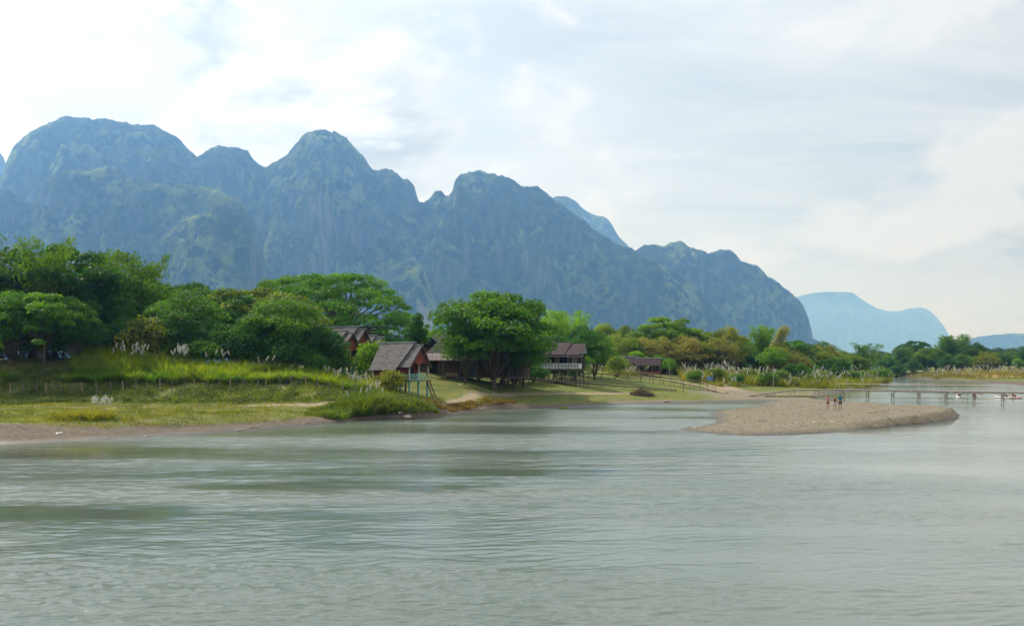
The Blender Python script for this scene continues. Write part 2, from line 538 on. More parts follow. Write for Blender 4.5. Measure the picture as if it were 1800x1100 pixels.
def waves(x, y, res):
    """ripple height; res = local mesh spacing, finer ripples than that are left to the gloss"""
    ca, sa = math.cos(R(-7)), math.sin(R(-7))
    u = x * ca - y * sa; v = x * sa + y * ca
    u = u + 0.5 * pn(x / 6, y / 6, 501); v = v + 0.35 * pn(x / 4, y / 3, 502)
    ruf = 0.40 + 1.0 * sstep(-0.30, 0.35, fbm(x / 34 + 0.1 * y / 9, y / 10, 503, 3))       # gusts and smooth lanes
    for cx, cy, rx, ry, dp_ in [(-8.0, 46, 7.5, 2.6, 0.92), (1.0, 52, 9.0, 1.6, 0.85), (-17.5, 38, 7.0, 2.0, 0.92), (-8, 37.5, 8, 1.2, 0.5), (-30, 65, 9.0, 4.5, 0.8), (8, 41, 5, 1.0, 0.5)]:   # slicks
        q = ((x - cx) / rx) ** 2 + ((y - cy) / ry) ** 2 + 1.3 * fbm(x / 5, y / 2.2, 505, 3)
        ruf = ruf * (1 - dp_ * sstep(1.9, -0.1, q))
    calm = 1 - 0.55 * sstep(-2, 26, x - 0.10 * y)
    h = 0
    left = 0
    for k, (cu, cv, am, sharp) in enumerate([(3.2, 1.3, 0.024, 0), (1.5, 0.58, 0.020, 1), (0.80, 0.33, 0.0150, 1), (0.45, 0.19, 0.0080, 1)]):
        f = sstep(1.0, 2.2, cv / res)
        n = pn(u / cu, v / cv, 510 + k)
        if sharp:
            n = 0.62 - np.abs(n) * 1.5
        h = h + am * n * f
        left = left + (am / cv * 1.2 * (1 - f)) ** 2
    g_ = ruf * calm
    return h * 1.55 * g_, np.clip(0.065 + 1.6 * np.sqrt(left) * g_, 0.05, 0.30), np.clip(g_, 0, 1.5)


rows = [13.0]
while rows[-1] < 430:
    rows.append(rows[-1] * 1.0034)
rows = np.array(rows)
cols = np.linspace(-0.70, 0.70, 430)
wx_ = (rows[:, None] * cols[None]).ravel(); wy_ = np.repeat(rows, len(cols))
wh, wr, wg = waves(wx_, wy_, np.maximum(wy_ * 0.0034, 0.02))
nr, ncl = len(rows), len(cols)
k = (np.arange(nr - 1)[:, None] * ncl + np.arange(ncl - 1)[None]).ravel()
wf = np.c_[k, k + 1, k + ncl + 1, k + ncl]
# leave out what lies deep under dry land
keepf = (gd_ := np.maximum(np.maximum(sdist(np.c_[wx_, wy_], LAND), sdist(np.c_[wx_, wy_], RIGHT)), -1e3))[wf].min(1) < 6
wf = wf[keepf]
wv = np.c_[wx_, wy_, wh]
u_, inv = np.unique(wf, return_inverse=True)
wv = wv[u_]; wf = inv.reshape(wf.shape); wr = wr[u_]; wg = wg[u_]
# calm sheet for the reaches outside the rippled water, a hand lower
b0 = len(wv)
wv = np.r_[wv, np.array([(-3000, -400, -0.11), (1200, -400, -0.11), (1200, 3000, -0.11), (-3000, 3000, -0.11)])]
wf = np.r_[wf, [[b0, b0 + 1, b0 + 2, b0 + 3]]]
wr = np.r_[wr, [0.25] * 4]; wg = np.r_[wg, [0.6] * 4]
tagk(mk('river', mesh_np('river', wv, wf, True, {'chop': wr, 'ruffle': wg}), M_WATER), 'structure')

# ---------------------------------------------------------------- mountains
M_MOUNT, t = new_mat('karst')
co = objco(t)
geo = nd(t, 'ShaderNodeNewGeometry')
nzn = nd(t, 'ShaderNodeSeparateXYZ', inp={0: geo.outputs['Normal']}).outputs[2]
big = noise(t, co, 0.0035, 5, 0.6)
mid = noise(t, co, 0.018, 5, 0.65)
fine = noise(t, co, 0.075, 4, 0.7)
streak = noise(t, vscale(t, co, (1, 1, 0.12)), 0.03, 6, 0.65, 0.3)
vegc = mixc(t, mrange(t, mid, 0.35, 0.65), (0.009, 0.021, 0.006), (0.055, 0.085, 0.014))
vegc = mixc(t, mrange(t, fine, 0.45, 0.7, 0, 0.7), vegc, (0.012, 0.024, 0.010))
vegc = mixc(t, mth(t, 'MULTIPLY', mrange(t, big, 0.46, 0.60), mrange(t, mid, 0.42, 0.58)), vegc, (0.165, 0.21, 0.03))  # sunlit stretches of forest painted in as brighter green patches
rock = mixc(t, mrange(t, streak, 0.36, 0.64), (0.05, 0.048, 0.043), (0.27, 0.225, 0.165))
stp = mth(t, 'ADD', nzn, mth(t, 'MULTIPLY', mth(t, 'SUBTRACT', streak, 0.5), 0.75))
stp = mth(t, 'ADD', stp, mth(t, 'MULTIPLY', mth(t, 'SUBTRACT', big, 0.5), 0.5))
fr = mrange(t, stp, 0.27, 0.12)
c = mixc(t, mth(t, 'MULTIPLY', fr, 0.8), vegc, rock)
bmh = mth(t, 'ADD', mid, mth(t, 'MULTIPLY', fine, 0.5))
out(t, pbsdf(t, c, 0.95, 0.1, bump(t, bmh, 1.0, 30.0)))


KM = 1.8                       # how much farther the ranges stand than first guessed


def ridge_h(x, y, pts, seed, front=1.0, back=1.0, amp=1.0, jag=11.0):
    """height of one ridge: pts = (px, py, depth) along its crest"""
    pts = np.array(pts, float)
    px = 900 + 1800 * x / y
    xk, yk = x / KM, y / KM
    crest = np.interp(px, pts[:, 0], (640 - pts[:, 1]) / 1800 * pts[:, 2])
    crest = crest + KM * 7.5 * fbm(xk / 48, yk * 0 + seed * 0.37, seed + 11, 4, 0.6) * sstep(0, 60 * KM, crest)
    dep = np.interp(px, pts[:, 0], pts[:, 2])
    inside = sstep(pts[0, 0] - 1, pts[0, 0], px) * sstep(pts[-1, 0] + 1, pts[-1, 0], px)
    wx = xk + 35 * fbm(xk / 180, yk / 180, seed + 1, 3)
    # buttresses: the foot of the wall steps in and out along the ridge
    spur = 0.55 * (1 - 2 * np.abs(fbm(wx / 260, yk / 900, seed + 2, 2))) + 0.30 * (1 - 2 * np.abs(pn(wx / 95, yk / 420, seed + 3))) + 0.15 * (1 - 2 * np.abs(pn(wx / 45, yk / 60, seed + 4)))
    wf = np.maximum(crest, 30 * KM) * 0.95 * front * (1 + 0.72 * amp * np.clip(spur, -0.8, 1.2))
    wb = np.maximum(crest, 30 * KM) * 1.3 * back
    v = np.where(y < dep, (dep - y) / wf, (y - dep) / wb)
    v = v + 0.20 * amp * fbm(xk / 120, yk / 120, seed + 5, 4) * sstep(0.0, 0.25, v)
    v = np.clip(v, 0, 1.2)
    # steep upper wall, ledge, lower wall, wooded skirt
    prof = np.interp(v, [0, 0.06, 0.18, 0.34, 0.48, 0.60, 0.80, 1.0, 1.2], [1, 0.975, 0.86, 0.70, 0.48, 0.34, 0.13, 0.0, -0.1])
    h = crest * prof
    h = h + amp * np.minimum(crest, 300 * KM) * (0.24 * (0.12 - 2 * np.abs(fbm(xk / 150, yk / 110, seed + 6, 4, 0.55))) + 0.07 * (0.1 - 2 * np.abs(pn(xk / 34, yk / 34, seed + 8)))) * sstep(0.03, 0.22, v) * sstep(1.1, 0.8, v)
    h = h + KM * jag * (0.75 * fbm(xk / 24, yk / 24, seed + 7, 3) + 0.75 * np.abs(pn(xk / 9, yk / 9, seed + 9)) - 0.2) * sstep(1.15, 0.9, v) * (0.8 + 0.5 * sstep(0, 0.06, v))
    return np.where(inside > 0.5, h, -20)


def massif(name, x0, x1, y0, y1, step, ridges, jag=11.0):
    gx_, gy_ = np.meshgrid(np.arange(x0, x1, step) * KM, np.arange(y0, y1, step) * KM)
    x = gx_.ravel(); y = gy_.ravel()
    h = np.full(len(x), -20.0)
    for i, (pts, kw) in enumerate(ridges):
        h = np.maximum(h, ridge_h(x, y, pts, 100 + 37 * i + len(name), jag=jag, **kw))
    V_ = np.c_[x, y, h + 3.5]
    nx_, ny_ = gx_.shape[1], gx_.shape[0]
    k = (np.arange(ny_ - 1)[:, None] * nx_ + np.arange(nx_ - 1)[None]).ravel()
    F_ = np.c_[k, k + 1, k + nx_ + 1, k + nx_]
    F_ = F_[(h[F_] > -12).any(1)]
    u, inv = np.unique(F_, return_inverse=True)
    o = mk(name, mesh_np(name, V_[u], inv.reshape(F_.shape), True), M_MOUNT)
    return tagk(o, 'structure')


def dp(pts, d0, d1):
    a, b = pts[0][0], pts[-1][0]
    return [(p, q, KM * d0 + KM * (d1 - d0) * (p - a) / (b - a)) for p, q in pts]


SKYL = dp([(-700, 400), (-560, 300), (-420, 250), (-300, 285), (-160, 262), (-70, 300), (-20, 322), (4, 305), (14, 275), (28, 252), (50, 235), (70, 224), (95, 215), (110, 207), (135, 206), (158, 209), (165, 213), (185, 210), (215, 216), (235, 219), (270, 219),
           (290, 229), (312, 243), (328, 262), (345, 277), (354, 272), (362, 266), (380, 259), (400, 257), (415, 259), (435, 264), (447, 284), (460, 294), (470, 294), (480, 286), (505, 272),
           (520, 252), (535, 237), (550, 229), (570, 227), (590, 233), (605, 240), (622, 258), (640, 276), (655, 297), (665, 300), (688, 298), (700, 305), (706, 315), (718, 316),
           (728, 328), (735, 354), (745, 356), (757, 348), (764, 336), (774, 335), (784, 345), (790, 342), (796, 338), (799, 318), (806, 308), (825, 303), (838, 298), (855, 302), (885, 310), (905, 318), (922, 331),
           (930, 328), (946, 326), (958, 336), (975, 350), (1005, 372), (1035, 395), (1060, 413), (1085, 430), (1110, 437), (1130, 445), (1180, 485), (1230, 520), (1300, 580), (1340, 640)], 2350, 2900)
FRONTL = dp([(-620, 420), (-420, 350), (-250, 380), (-120, 330), (-30, 352), (6, 332), (56, 357), (85, 318), (110, 302), (160, 296), (200, 291), (238, 316), (290, 322), (330, 320), (378, 333), (424, 348), (446, 385), (462, 440), (476, 520), (490, 600)], 2000, 2050)
LOWL = dp([(-300, 520), (-100, 480), (0, 450), (60, 470), (110, 440), (180, 452), (235, 418), (262, 440), (300, 398), (345, 378), (395, 356), (428, 362), (445, 410), (455, 520), (470, 610)], 1780, 1850)
SPUR = dp([(735, 470), (765, 410), (778, 378), (795, 366), (812, 372), (822, 410), (830, 470), (840, 540), (860, 620)], 2380, 2420)
KNOLL = dp([(600, 590), (660, 500), (690, 466), (715, 452), (742, 462), (758, 505), (800, 580)], 2220, 2220)
SHOUL = dp([(980, 520), (1040, 470), (1085, 452), (1130, 447), (1170, 470), (1220, 505), (1270, 560), (1320, 620)], 2650, 2750)
EASTR = dp([(1040, 520), (1100, 455), (1122, 436), (1132, 430), (1150, 429), (1165, 432), (1180, 425), (1198, 424), (1212, 434), (1232, 438), (1246, 444), (1256, 440), (1275, 438), (1288, 442), (1303, 458), (1318, 464), (1330, 465),
            (1350, 484), (1375, 503), (1395, 517), (1412, 536), (1421, 556), (1427, 580), (1429, 592), (1440, 600), (1450, 612), (1470, 640)], 3200, 3400)
massif('karst_mountain', -2150, 1200, 1380, 3600, 4.8, [(SKYL, {}), (FRONTL, {'front': 0.75, 'amp': 1.3, 'back': 0.7}), (LOWL, {'front': 0.8, 'amp': 1.2, 'back': 0.6}), (SPUR, {'front': 0.45, 'back': 0.5}),
                                                       (KNOLL, {'front': 0.8, 'back': 0.5, 'amp': 0.6}), (SHOUL, {'front': 0.8, 'back': 0.6}), (EASTR, {'front': 0.9})])
massif('distant_peak', -300, 1400, 4000, 6200, 16, [(dp([(900, 520), (940, 420), (965, 352), (978, 343), (998, 344), (1012, 353), (1024, 366), (1045, 378), (1062, 379), (1075, 392), (1088, 415), (1105, 432), (1150, 480), (1220, 560), (1300, 640)], 4700, 4900), {})], 6)
massif('distant_western_peak', -4200, -1500, 3500, 5200, 16, [(dp([(-900, 400), (-500, 250), (-260, 210), (-100, 240), (-30, 262), (0, 268), (8, 280), (20, 320), (60, 420), (140, 600)], 4000, 4200), {})], 6)
massif('hazy_far_ridge', 2100, 5700, 10200, 14500, 36, [(dp([(1230, 640), (1330, 545), (1380, 528), (1410, 519), (1430, 514), (1470, 512), (1498, 513), (1508, 521), (1530, 535), (1548, 544), (1565, 547), (1585, 546), (1597, 541), (1618, 540), (1634, 545), (1648, 558), (1660, 574),
                                                          (1668, 588), (1676, 606), (1690, 625), (1720, 640)], 12000, 12100), {'front': 0.9})], 18)
massif('low_far_hill', 2200, 5600, 5600, 7900, 30, [(dp([(1560, 640), (1640, 612), (1690, 603), (1715, 591), (1745, 587), (1780, 584), (1830, 585), (1900, 578), (2000, 590), (2150, 560), (2350, 640)], 6600, 6600), {'amp': 0.4})], 5)

# ---------------------------------------------------------------- haze
M_HAZE, t = new_mat('haze_air')
pv = nd(t, 'ShaderNodeVolumePrincipled')
pv.inputs['Color'].default_value = (0.225, 0.495, 1.0, 1)
pv.inputs['Absorption Color'].default_value = (1, 1, 1, 1)
pv.inputs['Density'].default_value = 0.000112
pv.inputs['Anisotropy'].default_value = 0.5
o = nd(t, 'ShaderNodeOutputMaterial')
t.links.new(pv.outputs[0], o.inputs['Volume'])
hb = [(-19000, -900), (19000, -900), (19000, 30000), (-19000, 30000)]
hv = np.array([(x, y, z) for z in (-2.5, 1150) for x, y in hb], float)
hf = np.array([(3, 2, 1, 0), (4, 5, 6, 7), (0, 1, 5, 4), (1, 2, 6, 5), (2, 3, 7, 6), (3, 0, 4, 7)])
tagk(mk('haze', mesh_np('haze', hv, hf), M_HAZE), 'stuff')
# ---------------------------------------------------------------- shape builder
class MB:
    def __init__(s):
        s.v = []; s.f = []

    def poly(s, pts, faces):
        b = len(s.v)
        s.v += [tuple(p) for p in pts]
        s.f += [tuple(b + i for i in f) for f in faces]
        return s

    def box(s, c, d, rot=None):
        hx, hy, hz = d[0] / 2, d[1] / 2, d[2] / 2
        pts = [Vector((sx * hx, sy * hy, sz * hz)) for sz in (-1, 1) for sx, sy in ((-1, -1), (1, -1), (1, 1), (-1, 1))]
        if rot is not None:
            pts = [rot @ p for p in pts]
        pts = [p + Vector(c) for p in pts]
        return s.poly(pts, [(3, 2, 1, 0), (4, 5, 6, 7), (0, 1, 5, 4), (1, 2, 6, 5), (2, 3, 7, 6), (3, 0, 4, 7)])

    def bar(s, a, b, w, h, up=(0, 0, 1)):
        """rectangular bar from a to b"""
        a = Vector(a); b = Vector(b)
        d = (b - a); L = d.length; d.normalize()
        u = Vector(up)
        if abs(d.dot(u)) > 0.98:
            u = Vector((0, 1, 0))
        sx = d.cross(u).normalized(); uz = sx.cross(d)
        m = Matrix((d, sx, uz)).transposed()
        return s.box((a + b) / 2, (L, w, h), m)

    def tube(s, pts, rad, n=6, cap=True):
        pts = [Vector(p) for p in pts]
        if not hasattr(rad, '__len__'):
            rad = [rad] * len(pts)
        b = len(s.v)
        ref = Vector((0.31, 0.95, 0.02))
        for i, p in enumerate(pts):
            d = (pts[min(i + 1, len(pts) - 1)] - pts[max(i - 1, 0)]).normalized()
            r_ = ref if abs(d.dot(ref)) < 0.95 else Vector((1, 0, 0))
            a1 = d.cross(r_).normalized(); a2 = d.cross(a1)
            for k in range(n):
                t_ = 2 * math.pi * k / n
                s.v.append(tuple(p + (a1 * math.cos(t_) + a2 * math.sin(t_)) * rad[i]))
        for i in range(len(pts) - 1):
            for k in range(n):
                s.f.append((b + i * n + k, b + i * n + (k + 1) % n, b + (i + 1) * n + (k + 1) % n, b + (i + 1) * n + k))
        if cap:
            s.f.append(tuple(b + k for k in range(n))[::-1])
            s.f.append(tuple(b + (len(pts) - 1) * n + k for k in range(n)))
        return s

    def slab(s, quad, th):
        """four corners thickened along the normal"""
        q = [Vector(p) for p in quad]
        n = (q[1] - q[0]).cross(q[2] - q[0]).normalized() * th
        pts = [p - n for p in q] + list(q)
        k = len(q)
        return s.poly(pts, [tuple(range(k))[::-1], tuple(range(k, 2 * k))] + [(i, (i + 1) % k, k + (i + 1) % k, k + i) for i in range(k)])

    def mesh(s, name, smooth=False):
        me = bpy.data.meshes.new(name)
        me.from_pydata(s.v, [], s.f)
        if smooth:
            me.polygons.foreach_set('use_smooth', np.ones(len(me.polygons), bool))
        me.update()
        return me

    def build(s, name, mat, parent=None, smooth=False):
        return mk(name, s.mesh(name, smooth), mat, parent)


# ---------------------------------------------------------------- foliage
RG = np.random.default_rng(11)


def unit(n, rg):
    v = rg.normal(size=(n, 3))
    return v / np.linalg.norm(v, axis=1, keepdims=True)


def leaves(c, nrm, size, asp=0.55, rg=RG, droop=0.25, axis=None):
    """rhombic leaves folded a little along the midrib"""
    n = len(c)
    a = rg.normal(size=(n, 3)) if axis is None else axis + 0.25 * rg.normal(size=(n, 3))
    a -= nrm * (a * nrm).sum(1, keepdims=True)
    a[:, 2] -= droop
    a /= np.linalg.norm(a, axis=1, keepdims=True) + 1e-9
    b = np.cross(nrm, a)
    b /= np.linalg.norm(b, axis=1, keepdims=True) + 1e-9
    s = size[:, None]
    v = np.stack([c - a * s * 0.5, c + b * s * asp * 0.5 + nrm * s * 0.06, c + a * s * 0.5, c - b * s * asp * 0.5 + nrm * s * 0.06], 1)
    return v.reshape(-1, 3)


def quads(nv):
    return np.arange(nv).reshape(-1, 4)


class Crown:
    def __init__(s, seed):
        s.rg = np.random.default_rng(seed)
        s.v = []; s.t = []

    def clump(s, c, r, n, size, flat=0.7, up=0.35, asp=0.6, tint=None, fill=0.55, droop=0.25):
        rg = s.rg
        d = unit(n, rg)
        d[:, 2] = np.where(d[:, 2] < -0.3, -d[:, 2] * 0.6, d[:, 2])
        rr = fill + (1 - fill) * rg.random(n) ** 0.6
        p = d * rr[:, None] * r
        p[:, 2] *= flat
        p = p + np.asarray(c)
        nr = d * 0.7 + unit(n, rg) * 0.75
        nr[:, 2] += up
        nr /= np.linalg.norm(nr, axis=1, keepdims=True)
        sz = size * (0.65 + 0.7 * rg.random(n))
        s.v.append(leaves(p, nr, sz, asp, rg, droop))
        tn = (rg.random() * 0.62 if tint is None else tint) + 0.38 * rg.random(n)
        s.t.append(np.repeat(np.clip(tn, 0, 1), 4))

    def mesh(s, name):
        v = np.concatenate(s.v)
        return mesh_np(name, v, quads(len(v)), False, {'tint': np.concatenate(s.t)})


def limbs(rg, base_h, ends, r0, root=(0, 0), lean=(0, 0), fork=None):
    """trunk and limbs as one tapered wood mesh"""
    m = MB()
    top = Vector((root[0] + lean[0], root[1] + lean[1], base_h))
    m.tube([(root[0], root[1], -0.6), (root[0] + lean[0] * 0.2, root[1] + lean[1] * 0.2, base_h * 0.3), (root[0] + lean[0] * 0.6, root[1] + lean[1] * 0.6, base_h * 0.7), top], [r0 * 1.25, r0, r0 * 0.85, r0 * 0.75], 8)
    for e in ends:
        e = Vector(e)
        mid1 = top.lerp(e, 0.35) + Vector((rg.normal() * 0.3, rg.normal() * 0.3, (e - top).length * 0.10))
        mid2 = top.lerp(e, 0.7) + Vector((rg.normal() * 0.3, rg.normal() * 0.3, (e - top).length * 0.07))
        k = 0.35 + 0.3 * rg.random()
        m.tube([top - Vector((0, 0, 0.3)), mid1, mid2, e], [r0 * k, r0 * k * 0.7, r0 * k * 0.45, r0 * 0.08], 5)
    return m


def proto_broad(seed, h=11, w=12, n=42, leaf=0.42, per=210, low=0.22, flat=0.72, cr=0.17, lump=0.22, asp=0.62):
    C = Crown(seed); rg = C.rg
    ends = []
    for i in range(n):
        k = (i + 0.5) / n
        ph = i * 2.39996 + rg.normal() * 0.25
        cz = 1 - 1.55 * k
        sr = math.sqrt(max(0, 1 - min(1, abs(cz)) ** 2))
        rad = (0.80 + lump * float(np.clip(rg.normal(), -1.3, 1.0))) if i % 4 else 0.45
        x = math.cos(ph) * sr * w / 2 * rad * 0.82; y = math.sin(ph) * sr * w / 2 * rad * 0.82
        z = h * (low + (1 - low) * 0.5) + cz * h * (1 - low) * 0.5 * (0.80 + 0.5 * lump * float(np.clip(rg.normal(), -1.3, 0.9))) * 0.88
        r = w * cr * (0.7 + 0.6 * rg.random())
        C.clump((x, y, z), r, int(per * (r / (w * cr)) ** 1.6), leaf, flat, asp=asp)
        if i % 2 == 0:
            ends.append((x * 0.92, y * 0.92, z - r * 0.2))
    # hollow heart: a sparse inner fill so that the far side does not shine through everywhere
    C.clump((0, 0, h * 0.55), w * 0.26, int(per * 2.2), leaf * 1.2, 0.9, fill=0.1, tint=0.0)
    tr = limbs(rg, h * low * 1.15, ends, 0.024 * h)
    return tr.mesh('trunk', True), C.mesh('crown')


def proto_rain(seed, h=15, w=24):
    C = Crown(seed); rg = C.rg
    ends = []
    for i in range(120):
        k = (i + 0.5) / 120
        ph = i * 2.39996 + rg.normal() * 0.2
        rad = math.sqrt(k) * w / 2 * (1 + 0.07 * rg.normal())
        x = math.cos(ph) * rad; y = math.sin(ph) * rad
        z = h * (0.95 - 0.52 * (rad / (w / 2)) ** 2.4) - rg.random() * h * 0.07
        if i % 3 == 0:
            z -= h * (0.10 + 0.12 * rg.random())
        r = 1.75 * (0.75 + 0.6 * rg.random())
        C.clump((x, y, z), r, int(230 * (r / 1.75) ** 1.5), 0.36, 0.5, up=0.5)
        if i % 3 != 1 and rad > w * 0.13:
            ends.append((x * 0.95, y * 0.95, z - 0.4))
    tr = limbs(rg, h * 0.26, ends, 0.42)
    return tr.mesh('trunk', True), C.mesh('crown')


def proto_layer(seed, h=11, w=14, n=58, leaf=0.42):
    """wide crown in uneven tiers"""
    C = Crown(seed); rg = C.rg
    ends = []
    for i in range(n):
        ph = i * 2.39996 + rg.normal() * 0.3
        k = (i + 0.5) / n
        rad = math.sqrt(k) * w / 2 * (0.8 + 0.3 * rg.random())
        top = h * (0.94 - 0.30 * (rad / (w / 2)) ** 2)
        z = top - (0, 0.12, 0.27)[i % 3] * h - 0.07 * h * rg.random()
        x = math.cos(ph) * rad; y = math.sin(ph) * rad
        r = w * 0.105 * (0.7 + 0.7 * rg.random())
        C.clump((x, y, z), r, int(200 * (r / (w * 0.105)) ** 1.5), leaf, 0.55, up=0.5)
        if i % 2:
            ends.append((x * 0.9, y * 0.9, z - 0.3))
    tr = limbs(rg, h * 0.3, ends, 0.022 * h)
    return tr.mesh('trunk', True), C.mesh('crown')


def proto_bamboo(seed, h=14, n=26, spread=3.6, leafn=170, leaf=0.62, lean=0.0):
    C = Crown(seed); rg = C.rg
    m = MB()
    for i in range(n):
        ph = rg.random() * 6.283
        r0 = 0.9 * math.sqrt(rg.random())
        out_ = spread * (0.25 + 0.85 * rg.random())
        hh_ = h * (0.62 + 0.38 * rg.random())
        dx, dy = math.cos(ph), math.sin(ph)
        ts = np.linspace(0, 1, 9)
        pts = np.c_[dx * (r0 + out_ * ts ** 2.2) + lean * ts ** 2, dy * (r0 + out_ * ts ** 2.2), hh_ * (ts - 0.17 * ts ** 5) - 0.3 * (1 - ts)]
        m.tube([tuple(p) for p in pts], list(0.055 * (1 - 0.85 * ts)), 4)
        tt = 0.30 + 0.70 * rg.random(leafn) ** 0.8
        base = np.stack([np.interp(tt, ts, pts[:, k]) for k in range(3)], 1)
        wid = (0.30 + 1.15 * np.sin(np.clip((tt - 0.25) / 0.8, 0, 1) * 2.6))
        off = rg.normal(size=(leafn, 3)) * wid[:, None] * 0.48
        off[:, 2] = -np.abs(off[:, 2]) * 0.7 + 0.1
        nr = unit(leafn, rg); nr[:, 2] += 0.2
        nr /= np.linalg.norm(nr, axis=1, keepdims=True)
        C.v.append(leaves(base + off, nr, leaf * (0.7 + 0.6 * rg.random(leafn)), 0.30, rg, 0.9))
        C.t.append(np.repeat(np.clip(0.15 + 0.45 * rg.random() + 0.45 * rg.random(leafn), 0, 1), 4))
    return m.mesh('culm', True), C.mesh('crown')


def proto_plume(seed, h=9.5, lean=3.2):
    """one arching bamboo cane with drooping tiers of leaves"""
    C = Crown(seed); rg = C.rg
    m = MB()
    for off0, hs in ((0, 1.0), (0.5, 0.93), (-0.4, 0.9)):
        ts = np.linspace(0, 1, 12)
        pts = np.c_[off0 + lean * ts ** 1.6, 0.3 * off0 * ts, h * hs * (ts - 0.08 * ts ** 6) - 0.3 * (1 - ts)]
        m.tube([tuple(p) for p in pts], list(0.06 * (1 - 0.8 * ts)), 4)
        for tt in np.linspace(0.42, 1.0, 13):
            b = np.array([np.interp(tt, ts, pts[:, k]) for k in range(3)])
            n = 46
            a = rg.random(n) * 6.283
            rr = (0.2 + 1.05 * rg.random(n)) * (0.55 + 0.6 * math.sin(min(1, (tt - 0.3) / 0.7) * 2.4))
            p = b + np.c_[np.cos(a) * rr * 0.95, np.sin(a) * rr * 0.95, -0.45 * rr + 0.1 * rg.normal(size=n)]
            ax = np.c_[np.cos(a), np.sin(a), -0.6 + 0 * a]
            nr = np.c_[0.3 * np.cos(a), 0.3 * np.sin(a), np.ones(n)] + 0.3 * rg.normal(size=(n, 3))
            nr /= np.linalg.norm(nr, axis=1, keepdims=True)
            C.v.append(leaves(p, nr, 0.5 * (0.7 + 0.6 * rg.random(n)), 0.32, rg, 0.3, ax))
            C.t.append(np.repeat(np.clip(0.35 + 0.65 * rg.random(n), 0, 1), 4))
    return m.mesh('culm', True), C.mesh('crown')


def proto_scrub(seed, h=6.5, w=8, n=70, leaf=0.30, per=62):
    """thin brush: many rising twigs and loose small leaves"""
    C = Crown(seed); rg = C.rg
    m = MB()
    for i in range(n):
        ph = rg.random() * 6.283
        k = math.sqrt(rg.random())
        x = math.cos(ph) * k * w / 2; y = math.sin(ph) * k * w / 2
        z = h * (0.98 - 0.55 * k ** 2.2) * (0.72 + 0.33 * rg.random())
        b = (x * 0.25, y * 0.25, -0.3)
        m.tube([b, (x * 0.55, y * 0.55, z * 0.5), (x, y, z)], [0.05, 0.035, 0.012], 3)
        for q in range(3):
            f = 0.55 + 0.4 * rg.random()
            p0 = Vector((x * f, y * f, z * f))
            m.tube([p0, p0 + Vector((rg.normal() * 0.7, rg.normal() * 0.7, 0.5 + 0.5 * rg.random()))], [0.022, 0.008], 3)
        C.clump((x, y, z * 0.94), 1.05 * w / 8, per, leaf, 0.9, fill=0.2)
        C.clump((x * 0.8, y * 0.8, z * 0.6), 1.0 * w / 8, int(per * 0.7), leaf, 1.0, fill=0.2)
    return m.mesh('trunk', True), C.mesh('crown')


PR = {}
for i in range(3):
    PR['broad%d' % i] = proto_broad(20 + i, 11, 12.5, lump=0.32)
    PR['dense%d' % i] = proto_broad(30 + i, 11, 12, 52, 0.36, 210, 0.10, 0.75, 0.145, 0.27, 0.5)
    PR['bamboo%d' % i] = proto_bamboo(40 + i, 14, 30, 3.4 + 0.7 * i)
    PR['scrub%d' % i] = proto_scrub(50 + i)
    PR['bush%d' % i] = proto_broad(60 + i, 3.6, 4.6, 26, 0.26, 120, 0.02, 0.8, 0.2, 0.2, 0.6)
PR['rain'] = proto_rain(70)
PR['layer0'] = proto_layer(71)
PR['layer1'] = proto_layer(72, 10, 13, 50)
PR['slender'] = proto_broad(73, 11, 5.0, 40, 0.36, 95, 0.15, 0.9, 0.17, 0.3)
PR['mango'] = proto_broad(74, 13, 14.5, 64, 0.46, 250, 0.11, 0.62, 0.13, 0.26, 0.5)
PR['plume'] = proto_plume(75)
PR['crest'] = proto_bamboo(76, 15, 22, 5.2, 170, 0.62, 1.5)

SPOT = {'broad': 'broadleaf_tree', 'dense': 'broadleaf_tree', 'bamboo': 'bamboo_clump', 'scrub': 'scrub_bush', 'bush': 'leafy_bush', 'rain': 'rain_tree', 'layer': 'spreading_tree',
        'slender': 'slender_tree', 'mango': 'mango_tree', 'plume': 'arching_bamboo', 'crest': 'bamboo_clump'}
CATS = {'bamboo': 'bamboo', 'scrub': 'bush', 'bush': 'bush', 'plume': 'bamboo', 'crest': 'bamboo'}
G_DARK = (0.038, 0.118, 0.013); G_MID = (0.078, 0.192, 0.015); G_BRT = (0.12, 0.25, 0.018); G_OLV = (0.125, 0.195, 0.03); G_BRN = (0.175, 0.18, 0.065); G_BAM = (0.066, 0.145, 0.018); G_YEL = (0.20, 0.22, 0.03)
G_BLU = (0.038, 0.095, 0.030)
rt = random.Random(5)
ORD = ['first', 'second', 'third', 'fourth', 'fifth', 'sixth', 'seventh', 'eighth', 'ninth', 'tenth', 'eleventh', 'twelfth', 'thirteenth', 'fourteenth', 'fifteenth', 'sixteenth', 'seventeenth', 'eighteenth']


def plant(proto, px, y, h, label, color, group=None, wx=None, rz=None, z=None, wob=0.12):
    """one tree: an Empty at its base, its trunk and its crown; h in metres"""
    key = proto.rstrip('0123456789')
    tr, cr = PR[proto]
    base_h = max(v.co.z for v in cr.vertices) if 'hh' not in cr else cr['hh']
    cr['hh'] = base_h
    x = X(px, y)
    e = empty(SPOT[key], (x, y, (zat(x, y) if z is None else z) - 0.05), rt.uniform(0, 6.28) if rz is None else rz)
    s = h / base_h
    e.scale = ((wx or 1) * s, (wx or 1) * s, s)
    a = mk('culms' if CATS.get(key) == 'bamboo' else 'trunk', tr, M_BAMBOO if CATS.get(key) == 'bamboo' else M_BARK, e)
    b = mk('crown', cr, M_LEAF, e)
    j = 1 + rt.uniform(-wob, wob)
    b.color = (color[0] * j * rt.uniform(0.92, 1.08), color[1] * j, color[2] * j, 1)
    return tag(e, label, CATS.get(key, 'tree'), group)


